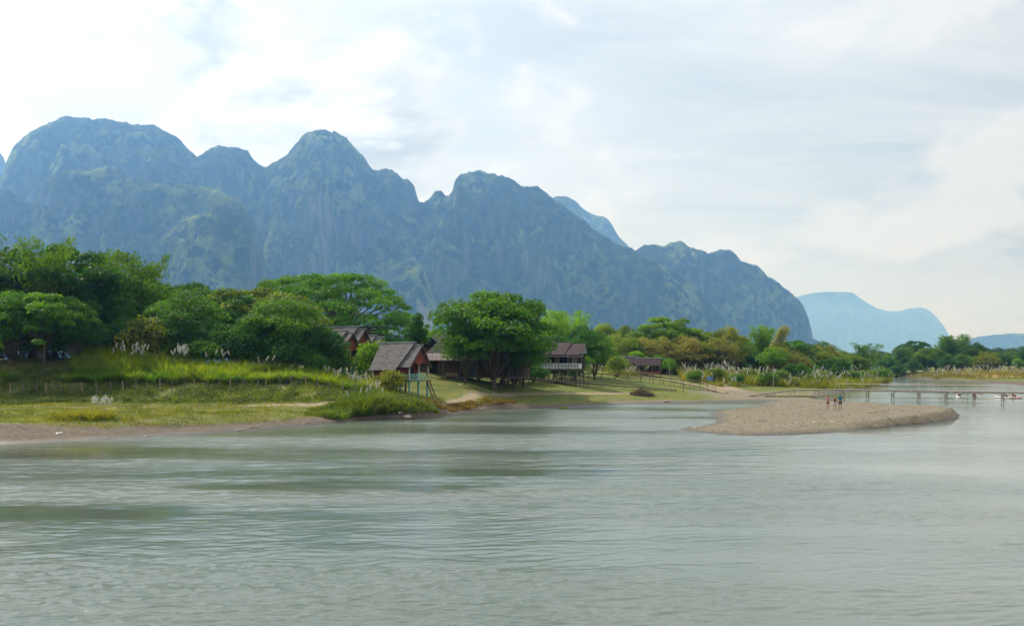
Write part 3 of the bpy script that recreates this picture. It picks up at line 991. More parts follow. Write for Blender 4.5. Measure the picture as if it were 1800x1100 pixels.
# --- trees of the left bank, from the picture's edge to the huts
GL = 'trees on the high left bank'
plant('crest', 28, 128, 15.6, 'tall bamboo arching over the treetops at the picture edge', G_BAM, GL, 0.75, 2.6)
plant('crest', 72, 127, 15.8, 'tall upright bamboo plume beside the arching bamboo at the picture edge', G_BAM, GL, 0.62, 0.4)
plant('dense0', 20, 122, 9.2, 'dense green tree on the eroded bank edge at the picture edge', G_MID, GL, 1.1)
plant('layer0', 78, 121.5, 9.0, 'feathery spreading tree with leaning trunk on the eroded bank edge', G_MID, GL, 0.95)
plant('dense1', 130, 122.5, 6.8, 'low dark tree at the end of the eroded bank beside tall grass', G_DARK, GL, 1.1)
plant('dense2', -60, 124, 12, 'dense tree half cut by the picture edge', G_DARK, GL)
plant('layer1', 95, 133, 15.2, 'dark tiered tree behind the feathery tree on the eroded bank', G_DARK, GL, 0.9)
plant('broad0', 40, 138, 12.5, 'dark broad tree below the tall bamboo plumes', G_DARK, GL)
plant('bamboo0', 208, 140, 14.8, 'bushy bamboo clump standing above the white plumed grass', G_BAM, GL, 0.95)
plant('bamboo2', 232, 148, 17.2, 'tallest bamboo clump against the cliff, pale tip leaning', G_BAM, GL, 0.8)
plant('bamboo1', 178, 150, 13.8, 'bamboo clump filling the dip beside the tallest bamboo', G_MID, GL, 0.9)
plant('bamboo0', 268, 141, 11.8, 'rounded bamboo clump at the foot of the tallest bamboo', G_MID, GL, 1.0)
plant('dense1', 168, 132, 10.0, 'dark bushy tree behind the tall grass crest', G_DARK, GL, 1.0)
plant('layer0', 335, 150, 13.2, 'dark tree with tiered crown between the tallest bamboo and the round olive tree', G_DARK, GL, 0.8)
plant('dense2', 330, 134, 9.9, 'round olive green tree above the tuft of white plumes', G_MID, GL, 1.15)
plant('bush1', 262, 127, 6.2, 'small yellow green bush tree in front of the dark round trees', G_YEL, GL, 0.9)
plant('broad1', 222, 128, 6.0, 'dark shrubby tree behind the grass plumes', G_DARK, GL, 1.1)
plant('broad2', 300, 129, 6.8, 'dark shrubby tree beneath the round olive tree', G_DARK, GL, 1.1)
plant('layer1', 408, 140, 10.2, 'dark tiered tree beside the round olive tree', G_DARK, GL, 0.95)
plant('broad0', 372, 130, 6.4, 'low dark tree behind the middle of the tall grass', G_DARK, GL, 1.1)
plant('layer0', 452, 145, 12.0, 'wide olive tree in front of the great rain tree', G_OLV, GL, 1.2)
plant('dense0', 500, 131, 9.6, 'round dark green tree nearest the grass beside the huts', G_MID, GL, 1.15)
plant('dense2', 452, 130, 7.6, 'low dark green tree behind the tall grass, next to the round tree by the huts', G_DARK, GL, 1.1)
plant('dense1', 566, 130.5, 6.8, 'dark leafy tree hiding the half covered red hut', G_DARK, GL, 0.9)
plant('bush0', 590, 132.0, 4.3, 'leafy bush hiding the porch of the half covered red hut', G_MID, GL, 0.95)
plant('bush2', 556, 126, 3.2, 'low green bush in front of the half covered red hut', G_MID, GL)
plant('rain', 592, 178, 17.4, 'great rain tree with umbrella crown behind the huts', G_MID, GL, 1.0)
plant('rain', 520, 196, 18.5, 'second umbrella crowned rain tree, left of the great one', G_MID, GL, 0.72)
plant('slender', 734, 160, 9.6, 'slender dark tree beside the thin smoke column', G_DARK, None, 0.85)
plant('broad1', 690, 165, 6.6, 'dark tree behind the grey roofed hut', G_DARK, None, 1.0)
plant('bush0', 658, 131, 6.1, 'bright lime green round tree between the red huts', (0.11, 0.21, 0.018), None, 0.85)
plant('mango', 868, 143, 14.2, 'big leafy mango tree shading the long wooden house', G_MID, None, 1.12, 0.8)
plant('dense0', 818, 142, 8.8, 'smaller leafy tree hanging over the iron roof', G_MID, None, 0.8)
plant('dense1', 920, 152, 9.4, 'dark tree next to the house on stilts', G_DARK, None, 0.85)
plant('dense2', 905, 146, 9.2, 'dark tree merged into the foot of the mango tree', G_DARK, None, 0.95)
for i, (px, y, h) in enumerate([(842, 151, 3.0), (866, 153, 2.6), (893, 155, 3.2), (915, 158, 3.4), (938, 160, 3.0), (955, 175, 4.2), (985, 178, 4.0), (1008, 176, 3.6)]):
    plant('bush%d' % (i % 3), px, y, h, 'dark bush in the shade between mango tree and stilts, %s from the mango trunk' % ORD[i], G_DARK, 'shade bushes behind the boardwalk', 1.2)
plant('bush1', 686, 122, 3.3, 'yellow green shrub below the eave of the grey roofed hut', G_YEL, None, 1.0)
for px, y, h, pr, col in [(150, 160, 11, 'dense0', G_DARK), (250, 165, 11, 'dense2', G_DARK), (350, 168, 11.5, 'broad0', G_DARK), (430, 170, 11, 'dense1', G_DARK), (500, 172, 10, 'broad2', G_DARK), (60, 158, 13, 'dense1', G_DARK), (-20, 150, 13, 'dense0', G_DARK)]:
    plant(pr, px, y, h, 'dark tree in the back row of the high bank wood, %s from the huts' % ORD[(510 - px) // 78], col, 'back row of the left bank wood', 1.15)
rb_ = random.Random(31)
under = [(px, y) for px, y in [(-10, 126), (22, 127.5), (52, 129), (84, 130), (112, 127), (140, 128.5), (165, 127), (190, 129), (214, 131), (245, 132), (285, 131.5), (315, 127.5), (345, 129), (362, 127), (392, 128), (420, 127.5), (448, 128.5), (478, 128), (505, 127), (530, 129.5)]]
for i, (px, y) in enumerate(under):
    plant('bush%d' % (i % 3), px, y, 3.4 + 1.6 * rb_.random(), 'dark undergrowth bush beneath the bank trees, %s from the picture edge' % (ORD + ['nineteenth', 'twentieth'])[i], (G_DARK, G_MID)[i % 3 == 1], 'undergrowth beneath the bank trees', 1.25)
for i in range(9):
    plant('bush%d' % (i % 3), -25 + i * 26, 141 + (i % 2) * 4, 6.0 + (i % 3), 'tall dark bush deep behind the bank trees, %s from the picture edge' % ORD[i], G_DARK, 'deep bushes behind the bank trees', 1.1)
# --- behind the house on stilts
GS = 'trees behind the house on stilts'
plant('bamboo1', 965, 205, 12.5, 'pale green feathery bamboo behind the brown gabled roofs', G_BRT, GS, 1.0)
plant('bamboo2', 1000, 200, 13.2, 'tallest bright bamboo behind the house on stilts', G_BRT, GS, 0.9)
plant('broad0', 1025, 192, 10.3, 'dark leafy tree rising behind the last gable', G_DARK, GS, 0.85)
plant('dense1', 1045, 188, 8.0, 'dark round tree at the end of the house on stilts', G_MID, GS, 0.9)
plant('dense2', 1012, 182, 5.6, 'low green tree against the balcony end', G_MID, GS, 1.0)
plant('broad2', 975, 186, 8.0, 'dark tree shading the back of the stilt house', G_DARK, GS, 1.0)
plant('bush0', 1085, 205, 4.4, 'small olive tree in front of the smaller pavilion', G_OLV, GS, 1.0)
# --- mixed wood along the bend
GM = 'wood behind the white reeds'
mixed = [('scrub0', 1072, 240, 9.6, G_OLV, 1.0), ('dense0', 1064, 262, 12, G_OLV, 0.75), ('dense1', 1098, 262, 11.5, G_OLV, 0.7), ('scrub1', 1100, 235, 8.6, G_OLV, 0.9), ('layer0', 1168, 255, 13.6, G_BRT, 0.95), ('scrub2', 1132, 240, 8.8, G_BRN, 1.1), ('scrub0', 1165, 236, 8.9, G_BRN, 1.1),
         ('scrub1', 1198, 238, 9.2, G_BRN, 1.1), ('layer1', 1228, 260, 11.0, G_OLV, 0.9), ('broad1', 1278, 262, 12.0, G_YEL, 0.85), ('scrub2', 1232, 240, 8.3, G_OLV, 1.0), ('scrub0', 1262, 240, 9.4, G_BRN, 1.0), ('dense2', 1300, 245, 8.6, G_OLV, 0.9), ('broad0', 1330, 242, 6.6, G_DARK, 0.7),
         ('bamboo0', 1338, 258, 12.8, G_BRT, 0.72), ('broad2', 1358, 240, 7.6, G_BRT, 0.9), ('scrub1', 1385, 245, 7.8, G_BRN, 1.0), ('layer0', 1398, 262, 9.2, G_MID, 1.0), ('scrub2', 1420, 258, 8.0, G_OLV, 1.0), ('scrub0', 1448, 270, 8.8, G_BRN, 0.9), ('scrub1', 1476, 290, 7.2, G_OLV, 0.8),
         ('dense0', 1120, 228, 5.2, G_BRT, 0.9), ('broad1', 1155, 225, 4.6, G_MID, 1.0), ('dense1', 1176, 222, 4.2, G_BRT, 0.8)]
words = {'scrub': 'thin brown brush', 'dense': 'rounded leafy tree', 'layer': 'flat topped tree', 'broad': 'loose crowned tree', 'bamboo': 'tall bamboo clump'}
cnt = {}
for pr, px, y, h, col, wx in sorted(mixed, key=lambda q: q[1]):
    k = pr.rstrip('0123456789')
    i = cnt.get(k, 0); cnt[k] = i + 1
    plant(pr, px, y, h, '%s, %s of its kind from the huts in the wood behind the reeds' % (words[k], ORD[i]), col, GM, wx)
plant('plume', 1352, 250, 12.6, 'single arching bamboo cane with yellow tip above the wood', G_YEL, None, 0.82, 0.0)
plant('dense0', 1388, 214, 4.7, 'dark green bush among the white reeds by the bend', G_DARK, None, 0.9)
plant('dense2', 1408, 222, 5.0, 'green bush beside the dark bush among the white reeds', G_MID, None, 0.8)
plant('broad1', 1468, 228, 4.9, 'dark shrub on the reed covered point before the bridge', G_DARK, None, 0.55)
plant('scrub2', 1512, 300, 6.2, 'thin olive shrub on the tip of the reed point', G_OLV, None, 0.8)
# --- far bank
for i in range(15):
    plant('bush%d' % (i % 3), 1062 + i * 29, 250 + (i * 7) % 12, 5.0 + (i * 5) % 3, 'green bush at the foot of the wood, %s from the huts' % ORD[i], (G_MID, G_OLV, G_DARK)[i % 3], 'bushes at the foot of the wood', 1.3)
for i in range(18):
    plant('bush%d' % (i % 3), 1482 + i * 21, 428 + (i * 7) % 18, 6.0 + (i * 5) % 3, 'dark bush at the foot of the far trees, %s from the reed point' % ORD[i], (G_MID, G_DARK)[i % 2], 'bushes at the foot of the far trees', 1.5)
for i, (px, y, h) in enumerate([(1222, 207, 2.6), (1258, 212, 3.2), (1296, 206, 2.4), (1318, 214, 3.4), (1350, 207, 3.0), (1372, 212, 3.4), (1430, 214, 2.8), (1446, 222, 3.4), (1495, 240, 3.6), (1522, 262, 3.8), (1546, 290, 4.0)]):
    plant('bush%d' % (i % 3), px, y, h, 'low green bush among the white reeds, %s from the blue sign' % ORD[i], (G_MID, G_OLV)[i % 2], 'bushes among the white reeds', 1.25)
GF = 'trees along the far bank'
far = [('dense1', 1500, 420, 10, G_BLU, 0.9), ('bamboo1', 1528, 440, 16.5, G_BAM, 1.0), ('bamboo2', 1545, 432, 12.0, (0.085, 0.17, 0.03), 0.9), ('broad0', 1562, 425, 9.5, G_DARK, 0.9), ('broad1', 1590, 440, 12.5, (0.085, 0.17, 0.03), 0.95), ('layer0', 1606, 450, 14.0, G_DARK, 0.9), ('broad2', 1625, 430, 10.5, (0.085, 0.17, 0.03), 1.0),
       ('dense0', 1645, 432, 11.0, (0.085, 0.17, 0.03), 1.0), ('bamboo0', 1668, 440, 16.5, G_BAM, 0.9), ('bamboo1', 1686, 442, 16.8, G_BAM, 0.85), ('broad0', 1702, 436, 12.0, (0.085, 0.17, 0.03), 0.9), ('dense2', 1718, 436, 13.0, G_DARK, 0.8), ('scrub1', 1735, 425, 9.0, G_YEL, 1.0), ('dense1', 1752, 432, 8.6, (0.085, 0.17, 0.03), 1.0),
       ('broad2', 1775, 440, 9.0, (0.085, 0.17, 0.03), 1.0), ('broad1', 1805, 430, 9.5, G_DARK, 1.0), ('dense0', 1575, 410, 6.0, G_DARK, 1.0), ('broad2', 1545, 408, 6.6, (0.085, 0.17, 0.03), 1.1), ('dense2', 1605, 410, 7.0, G_DARK, 1.0), ('broad0', 1690, 415, 8.0, (0.085, 0.17, 0.03), 1.1), ('dense1', 1665, 412, 7.5, G_DARK, 1.0),
       ('dense0', 1790, 418, 5.6, G_BRT, 1.1), ('scrub0', 1520, 400, 6.0, G_BRN, 1.0)]
cnt = {}
fw = {'scrub': 'thin dry brush', 'dense': 'rounded dense tree', 'layer': 'flat topped tree', 'broad': 'broad loose tree', 'bamboo': 'pale tall bamboo'}
for pr, px, y, h, col, wx in sorted(far, key=lambda q: q[1]):
    k = pr.rstrip('0123456789')
    i = cnt.get(k, 0); cnt[k] = i + 1
    plant(pr, px, y, h, '%s on the far bank, %s of its kind counting from the reed point' % (fw[k], ORD[i]), col, GF, wx)
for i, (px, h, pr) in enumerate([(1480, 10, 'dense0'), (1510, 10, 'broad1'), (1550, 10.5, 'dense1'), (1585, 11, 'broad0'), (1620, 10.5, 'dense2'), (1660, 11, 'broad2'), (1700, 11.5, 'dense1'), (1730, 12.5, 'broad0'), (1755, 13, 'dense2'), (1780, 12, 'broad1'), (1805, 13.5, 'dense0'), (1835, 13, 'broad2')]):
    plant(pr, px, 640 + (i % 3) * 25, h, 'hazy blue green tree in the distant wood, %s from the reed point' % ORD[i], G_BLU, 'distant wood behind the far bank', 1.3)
# more of the wood that shows only as a dark mass between the trunks
for i in range(16):
    px = 745 + i * 50
    plant(('dense0', 'broad1', 'dense2', 'broad0')[i % 4], px, 268 + (i * 37) % 40, 7.5 + (i * 13) % 3, 'tree deep in the wood behind the front row, %s from the mango tree' % ORD[i], (G_OLV, G_DARK, (0.085, 0.17, 0.03))[i % 3], 'rear trees of the wood', 1.25)
# ---------------------------------------------------------------- grasses
def blades(P, h, w, dirx, lean, rg, tint):
    """arching two-segment blades; P (N,3)"""
    n = len(P)
    a = dirx
    d = np.c_[np.cos(a), np.sin(a)]
    s = np.c_[-np.sin(a), np.cos(a)]
    # blades turn a random way so that they show some width from every side
    b = rg.random(n) * np.pi
    s = np.c_[np.cos(b), np.sin(b)]
    def lvl(f, wf):
        c = P.copy()
        c[:, :2] += d * (h * lean * f ** 2)[:, None]
        c[:, 2] += h * (f - 0.38 * lean * f ** 2)
        o = s * (w * wf * 0.5)[:, None]
        l = c.copy(); r = c.copy()
        l[:, :2] -= o; r[:, :2] += o
        return l, r
    l0, r0 = lvl(0.0, 0.8); l1, r1 = lvl(0.55, 1.0); l2, r2 = lvl(1.0, 0.12)
    v = np.stack([l0, r0, l1, r1, l2, r2], 1).reshape(-1, 3)
    k = np.arange(n)[:, None] * 6
    f = np.concatenate([k + [0, 1, 3, 2], k + [2, 3, 5, 4]], 1).reshape(-1, 4)
    return v, f, np.repeat(tint, 6)


def scatter(pxr, yr, n, rg, keep=None):
    y = yr[0] + (yr[1] - yr[0]) * rg.random(n)
    x = X(pxr[0] + (pxr[1] - pxr[0]) * rg.random(n), y)
    P = np.c_[x, y]
    z, d, *_ = terrain(P)
    ok = d > 0.2
    if keep is not None:
        ok &= keep(P, z, d)
    return np.c_[P, z - 0.03][ok]


def grass_patch(name, P, hr, wr, lean, color, seed, group_tint=True, parent=None, mat=None):
    rg = np.random.default_rng(seed)
    n = len(P)
    h = hr[0] + (hr[1] - hr[0]) * rg.random(n)
    w = wr[0] + (wr[1] - wr[0]) * rg.random(n)
    tint = np.clip(0.5 + 0.9 * fbm(P[:, 0] / 5, P[:, 1] / 5, seed, 3) + 0.35 * (rg.random(n) - 0.5), 0, 1)
    v, f, t_ = blades(P, h, w, rg.random(n) * 6.283, lean * (0.5 + rg.random(n)), rg, tint)
    o = mk(name, mesh_np(name, v, f, False, {'tint': t_}), mat or M_GRASS, parent)
    o.color = tuple(color) + (1,)
    return tagk(o, 'stuff')


def tussocks(C, nb, h, w, spread, rg):
    """blades fanning out from tussock centres C (N,3); h (N,)"""
    n = len(C)
    idx = np.repeat(np.arange(n), nb)
    a = rg.random(n * nb) * 6.283
    r = spread * np.sqrt(rg.random(n * nb))
    P = C[idx].copy()
    P[:, 0] += np.cos(a) * r; P[:, 1] += np.sin(a) * r
    hh_ = h[idx] * (0.55 + 0.5 * rg.random(n * nb))
    lean = 0.25 + 0.75 * rg.random(n * nb)
    tn = np.clip(0.25 + 0.5 * rg.random(n)[idx] + 0.35 * (rg.random(n * nb) - 0.3), 0, 1)
    return blades(P, hh_, w * (0.7 + 0.6 * rg.random(n * nb)), a + 0.4 * rg.normal(size=n * nb), lean, rg, tn)


def off_path(P, z, d):
    m = np.ones(len(P), bool)
    for pp, wd in PATHS:
        m &= polyd(P, pp) > wd * 0.9
    return m & ~((P[:, 0] > 29) & (P[:, 1] < 178)) & ~((P[:, 0] > 12) & (P[:, 1] < 118))


g = np.random.default_rng(3)
# short turf of the lower terrace and the meadow, growing in patches
def turf_keep(P, z, d):
    k = np.where(P[:, 0] < -16, np.interp(P[:, 0], [-36, -23], [5.4, 2.4]), 1.6)
    return off_path(P, z, d) & (d > k + 1.2 * fbm(P[:, 0] / 3, P[:, 1] / 3, 4, 2)) & (fbm(P[:, 0] / 2.5, P[:, 1] / 2.5, 8, 3) > -0.25)
grass_patch('terrace_grass', scatter((-30, 790), (78, 114), 52000, g, turf_keep), (0.10, 0.34), (0.02, 0.05), 0.6, (0.135, 0.155, 0.030), 41)
grass_patch('meadow_grass', scatter((690, 1420), (112, 215), 42000, g, turf_keep), (0.06, 0.22), (0.03, 0.07), 0.6, (0.16, 0.205, 0.026), 42)
# rank growth on the slope below the tall grass
def slope_keep(P, z, d):
    return fbm(P[:, 0] / 4, P[:, 1] / 4, 15, 3) > -0.22
grass_patch('slope_weeds', scatter((-30, 720), (107, 120.5), 15000, g, slope_keep), (0.3, 0.95), (0.04, 0.09), 0.75, (0.085, 0.125, 0.024), 43)
C = Crown(81)
Pw = scatter((-30, 740), (106, 121), 900, g, slope_keep)
for p in Pw[:420]:
    C.clump((p[0], p[1], p[2] + 0.25), 0.45 + 0.35 * C.rg.random(), 20, 0.24, 0.7, fill=0.2)
o = mk('slope_undergrowth', C.mesh('slope_undergrowth'), M_LEAF); o.color = (0.06, 0.085, 0.022, 1); tagk(o, 'stuff')
# rough lumps of longer grass along the beach edge
Pl = scatter((-20, 700), (78, 100), 5200, g, lambda P, z, d: (d > np.interp(P[:, 0], [-36, -23], [4.8, 2.2])) & (d < 9.5) & (fbm(P[:, 0] / 2.2, P[:, 1] / 2.2, 19, 2) > 0.02))
grass_patch('beach_edge_grass', Pl, (0.3, 0.75), (0.03, 0.07), 0.8, (0.13, 0.145, 0.030), 44)


def tussock_field(name, C, nb, h, w, spread, color, seed):
    rg = np.random.default_rng(seed)
    v, f, t_ = tussocks(C, nb, h, w, spread, rg)
    o = mk(name, mesh_np(name, v, f, False, {'tint': t_}), M_GRASS)
    o.color = tuple(color) + (1,)
    return tagk(o, 'stuff')


def plumes(name, tops, color, seed, ln=0.75, n=16, size=0.34, parent=None):
    """feathery seed heads at the given tops (N,3)"""
    rg = np.random.default_rng(seed)
    m = len(tops)
    idx = np.repeat(np.arange(m), n)
    f = np.tile(np.linspace(0, 1, n), m)
    ang = (rg.random(m) * 6.283)[idx]
    tilt = (0.15 + 0.5 * rg.random(m))[idx]
    p = tops[idx].copy()
    p[:, 0] += np.cos(ang) * tilt * f * ln + 0.05 * rg.normal(size=m * n)
    p[:, 1] += np.sin(ang) * tilt * f * ln + 0.05 * rg.normal(size=m * n)
    p[:, 2] += (f - 0.25 * tilt * f ** 2) * ln - 0.3 * ln
    nr = unit(m * n, rg); nr[:, 2] *= 0.3
    nr /= np.linalg.norm(nr, axis=1, keepdims=True)
    ax = np.c_[np.cos(ang) * tilt, np.sin(ang) * tilt, np.ones(m * n) * 0.9] + 0.35 * rg.normal(size=(m * n, 3))
    v = leaves(p, nr, size * (0.7 + 0.6 * rg.random(m * n)), 0.34, rg, -0.1, ax)
    me = mesh_np(name, v, quads(len(v)), False, {'tint': np.repeat(np.clip(0.35 + 0.3 * rg.random(m * n), 0, 1), 4)})
    o = mk(name, me, M_PLUME, parent)
    o.color = tuple(color) + (1,)
    return tagk(o, 'stuff')


Pt = scatter((-30, 760), (82, 112), 900, g, lambda P, z, d: off_path(P, z, d) & (d > 6) & (fbm(P[:, 0] / 3, P[:, 1] / 2, 119, 3) > 0.05))
rg_ = np.random.default_rng(58)
v, f, t_ = tussocks(Pt, 22, 0.22 + 0.5 * rg_.random(len(Pt)) ** 2, 0.045, 0.4, rg_)
o = mk('rough_terrace_tufts', mesh_np('rough_terrace_tufts', v, f, False, {'tint': t_}), M_GRASS); o.color = (0.115, 0.135, 0.03, 1); tagk(o, 'stuff')
CREAM = (0.50, 0.49, 0.44)
# tall grass on the crest of the bank
Cc = scatter((135, 700), (119.0, 126), 1500, g, lambda P, z, d: (fbm(P[:, 0] / 5, P[:, 1] / 5, 25, 2) > -0.35))[:900]
pxc = 900 + 1800 * Cc[:, 0] / Cc[:, 1]
hc = (1.35 + 0.8 * g.random(len(Cc))) * np.interp(pxc, [130, 200, 350, 450, 600, 690], [1.35, 1.5, 1.25, 1.05, 0.95, 0.6])
hc = hc * (1 + 0.55 * fbm(Cc[:, 0] / 3.5, Cc[:, 1] / 3.5, 77, 2))
gs = fbm(Cc[:, 0] / 4, Cc[:, 1] / 3, 78, 3) + 0.25 * g.normal(size=len(Cc))
tussock_field('tall_bank_grass', Cc[gs > 0.0], 34, hc[gs > 0.0], 0.055, 0.5, (0.185, 0.25, 0.030), 45)
tussock_field('darker_bank_grass', Cc[gs <= 0.0], 34, 0.85 * hc[gs <= 0.0], 0.055, 0.5, (0.115, 0.195, 0.028), 46)
# drooping tussocks along its front edge: each a thing
rgt = np.random.default_rng(46)
TV = []
for k in range(3):
    v, f, t_ = tussocks(np.zeros((1, 3)), 360, np.array([1.75]), 0.05, 0.55, rgt)
    me = mesh_np('grass_tussock', v, f, False, {'tint': t_}); me.materials.append(M_GRASS); TV.append(me)
tp = [(172, 117.6, 1.0, 'at the end of the eroded bank'), (205, 118.2, 1.1, 'second from the eroded bank'), (234, 118, 1.15, 'third from the eroded bank'), (270, 118, 1.1, 'fourth from the eroded bank'), (304, 118.2, 1.1, 'below the brightest white plumes'),
      (370, 118.2, 1.0, 'just past the gap under the white plumes'), (402, 118, 1.0, 'beside the leafy climber in the tall grass'), (445, 118.5, 1.0, 'first of the even row towards the huts'), (470, 118.7, 0.95, 'second of the even row towards the huts'),
      (500, 118.9, 0.9, 'third of the even row towards the huts'), (535, 119.2, 0.9, 'fourth of the even row towards the huts'), (570, 119.4, 0.85, 'fifth of the even row towards the huts'), (610, 119.8, 0.85, 'sixth of the even row towards the huts'), (18, 117.5, 1.0, 'alone at the picture edge'),
      (122, 117.6, 0.8, 'small, hanging below the dark tree'), (148, 118.0, 0.8, 'small, next to the end of the eroded bank')]
for i, (px, y, s, where) in enumerate(tp):
    o = mk('grass_tussock', TV[i % 3])
    x = X(px, y)
    o.location = (x, y, zat(x, y) - 0.05); o.scale = (s * 1.1, s * 1.1, s); o.rotation_euler = (0, 0, i * 1.7)
    o.color = (0.11 * (1 + 0.1 * (i % 3)), 0.21, 0.026, 1)
    tag(o, 'drooping green grass tussock %s' % where, 'grass tussock', 'tussocks along the bank crest')
# white plumes over the bank grass
def plume_spots(spec, seed):
    rg = np.random.default_rng(seed)
    r = []
    for px, y, n, sp, h in spec:
        for _ in range(n):
            xx = X(px, y) + rg.normal() * sp; yy = y + rg.normal() * 0.5
            r.append((xx, yy, zat(xx, yy) + h * (0.82 + 0.25 * rg.random())))
    return np.array(r)
plumes('bank_grass_plumes', plume_spots([(323, 121, 20, 0.5, 3.3), (242, 121, 14, 0.9, 3.2), (205, 121, 4, 0.8, 3.2), (380, 122, 5, 0.8, 2.7), (460, 122, 3, 1.0, 2.4), (590, 121.5, 6, 0.7, 1.8), (615, 121.5, 9, 0.8, 1.7), (635, 122, 4, 0.5, 1.5)], 47), CREAM, 48, 0.6, 14, 0.26)
# overhanging grass at the waterside
Ck = scatter((540, 770), (97, 107), 1400, g, lambda P, z, d: (d > 0.5) & (d < 5.5) & (z < 1.9))
pk = 900 + 1800 * Ck[:, 0] / Ck[:, 1]
hk = np.interp(pk, [540, 590, 640, 680, 700, 740, 770], [0.3, 0.9, 2.1, 2.0, 1.1, 1.15, 0.5]) * 0.9 * (0.4 + 0.8 * g.random(len(Ck)))
tussock_field('waterside_grass', Ck[:260], 34, hk[:260], 0.05, 0.4, (0.055, 0.105, 0.022), 49)
tussock_field('pale_waterside_grass', Ck[260:480], 30, hk[260:480] * 0.9, 0.05, 0.45, (0.125, 0.150, 0.034), 56)
Ck2 = np.array([(X(px, y) , y, 0.0) for px, y in [(150 + 27 * g.normal(), 83.6 + 0.9 * g.normal()) for _ in range(70)]]); Ck2[:, 2] = zat_np(Ck2) - 0.03
tussock_field('leaning_beach_grass', Ck2[:70], 60, (0.35 + 0.95 * g.random(70)), 0.045, 0.4, (0.17, 0.18, 0.035), 50)
plumes('windblown_white_plumes', np.r_[plume_spots([(182, 84.0, 16, 0.45, 1.55), (168, 84.2, 5, 0.5, 1.7)], 51), plume_spots([(660, 103.5, 10, 0.6, 2.3), (628, 103, 3, 0.7, 1.8)], 52)], CREAM, 53, 0.5, 10, 0.22)
Ck3 = scatter((745, 905), (108, 132), 900, g, lambda P, z, d: (d > 1.2) & (d < 3.6))
tussock_field('brown_bank_grass', Ck3[:260], 26, 0.32 + 0.3 * g.random(len(Ck3[:260])), 0.05, 0.35, (0.115, 0.085, 0.038), 54)
Ck4 = scatter((692, 772), (115, 122), 260, g)
tussock_field('rough_grass_by_hut', Ck4[:150], 24, 0.6 + 0.8 * g.random(len(Ck4[:150])), 0.05, 0.35, (0.085, 0.095, 0.032), 55)
# reed beds with white seed heads
def reed_bed(name, spec, seed, bl, hs, color=(0.15, 0.17, 0.035), pc=CREAM, psz=0.5):
    rg = np.random.default_rng(seed)
    cs = []
    for pxr, yr, n in spec:
        cs.append(scatter(pxr, yr, n, rg, lambda P, z, d: (d > 0.5) & (fbm(P[:, 0] / 6, P[:, 1] / 6, seed, 2) > -0.30)))
    Cr = np.concatenate(cs)
    h = hs * (0.3 + 0.85 * rg.random(len(Cr)))
    v, f, t_ = tussocks(Cr, bl, h, 0.085, 0.7, rg)
    o = mk(name, mesh_np(name, v, f, False, {'tint': t_}), M_GRASS); o.color = tuple(color) + (1,); tagk(o, 'stuff')
    sel = (rg.random(len(Cr)) < 0.5) & (fbm(Cr[:, 0] / 5, Cr[:, 1] / 5, seed + 5, 2) > -0.12)
    T = np.repeat(Cr[sel], 2, 0); T[:, :2] += rg.normal(size=(len(T), 2)) * 0.6
    T[:, 2] += np.repeat(h[sel], 2) * (0.7 + 0.5 * rg.random(len(T)))
    plumes('seed_heads', T, pc, seed + 1, 0.8, 12, psz * 0.7, o)
    return o
reed_bed('white_reed_bed', [((1200, 1400), (206, 232), 330), ((1195, 1290), (222, 236), 60)], 61, 26, 2.9)
reed_bed('pavilion_reeds', [((1062, 1120), (212, 224), 60)], 63, 22, 2.0)
reed_bed('reed_point', [((1400, 1480), (205, 245), 170), ((1440, 1545), (225, 300), 260), ((1530, 1588), (280, 345), 110)], 65, 22, 3.1)
reed_bed('far_bank_reeds', [((1640, 1850), (352, 392), 330), ((1560, 1640), (385, 405), 60)], 67, 18, 3.0, (0.15, 0.14, 0.045))
reed_bed('climbing_grass', [((1225, 1300), (200, 205), 22)], 69, 26, 1.6)
grass_patch('spit_grass', scatter((1345, 1442), (162.5, 170), 900, g), (0.1, 0.3), (0.05, 0.1), 0.6, (0.085, 0.12, 0.028), 70)
grass_patch('far_shore_grass', scatter((1590, 1850), (300, 356), 6000, g, lambda P, z, d: d > 9), (0.3, 0.8), (0.1, 0.2), 0.6, (0.13, 0.15, 0.03), 71)
# a leafy islet tuft off the meadow shore
Ct = np.array([[X(990, 127), 127 - 0.9, -0.05], [X(987, 126.5), 126.2, -0.05]])
v, f, t_ = tussocks(Ct, 60, np.array([0.5, 0.45]), 0.05, 0.5, g)
o = mk('water_weed', mesh_np('water_weed', v, f, False, {'tint': t_}), M_GRASS); o.color = (0.09, 0.12, 0.03, 1)
tag(o, 'small green tuft growing out of the shallow water', 'water weed')

# pebbles strewn over the bar
rgp = np.random.default_rng(90)
P = scatter((1190, 1690), (77, 150), 9000, rgp, lambda P, z, d: (P[:, 0] > 12) & (z < 1.2) & (P[:, 1] < 150))
ico = np.array([(1, 0, 0), (-1, 0, 0), (0, 1, 0), (0, -1, 0), (0, 0, 1), (0, 0, -1)], float)
icf = np.array([(0, 2, 4), (2, 1, 4), (1, 3, 4), (3, 0, 4), (2, 0, 5), (1, 2, 5), (3, 1, 5), (0, 3, 5)])
P = P[:6500]
n = len(P)
sz = 0.03 + 0.07 * rgp.random(n) ** 4
v = ico[None] * (sz[:, None, None] * (0.6 + 0.8 * rgp.random((n, 6, 1)))) * np.array([1.2, 1.0, 0.6]) + P[:, None, :] + [0, 0, 0.03]
f = (icf[None] + 6 * np.arange(n)[:, None, None]).reshape(-1, 3)
M_PEB, t = new_mat('pebbles')
at = nd(t, 'ShaderNodeAttribute', attribute_name='tint')
out(t, pbsdf(t, mixc(t, at.outputs['Fac'], (0.13, 0.11, 0.08), (0.34, 0.30, 0.24)), 0.85, 0.2))
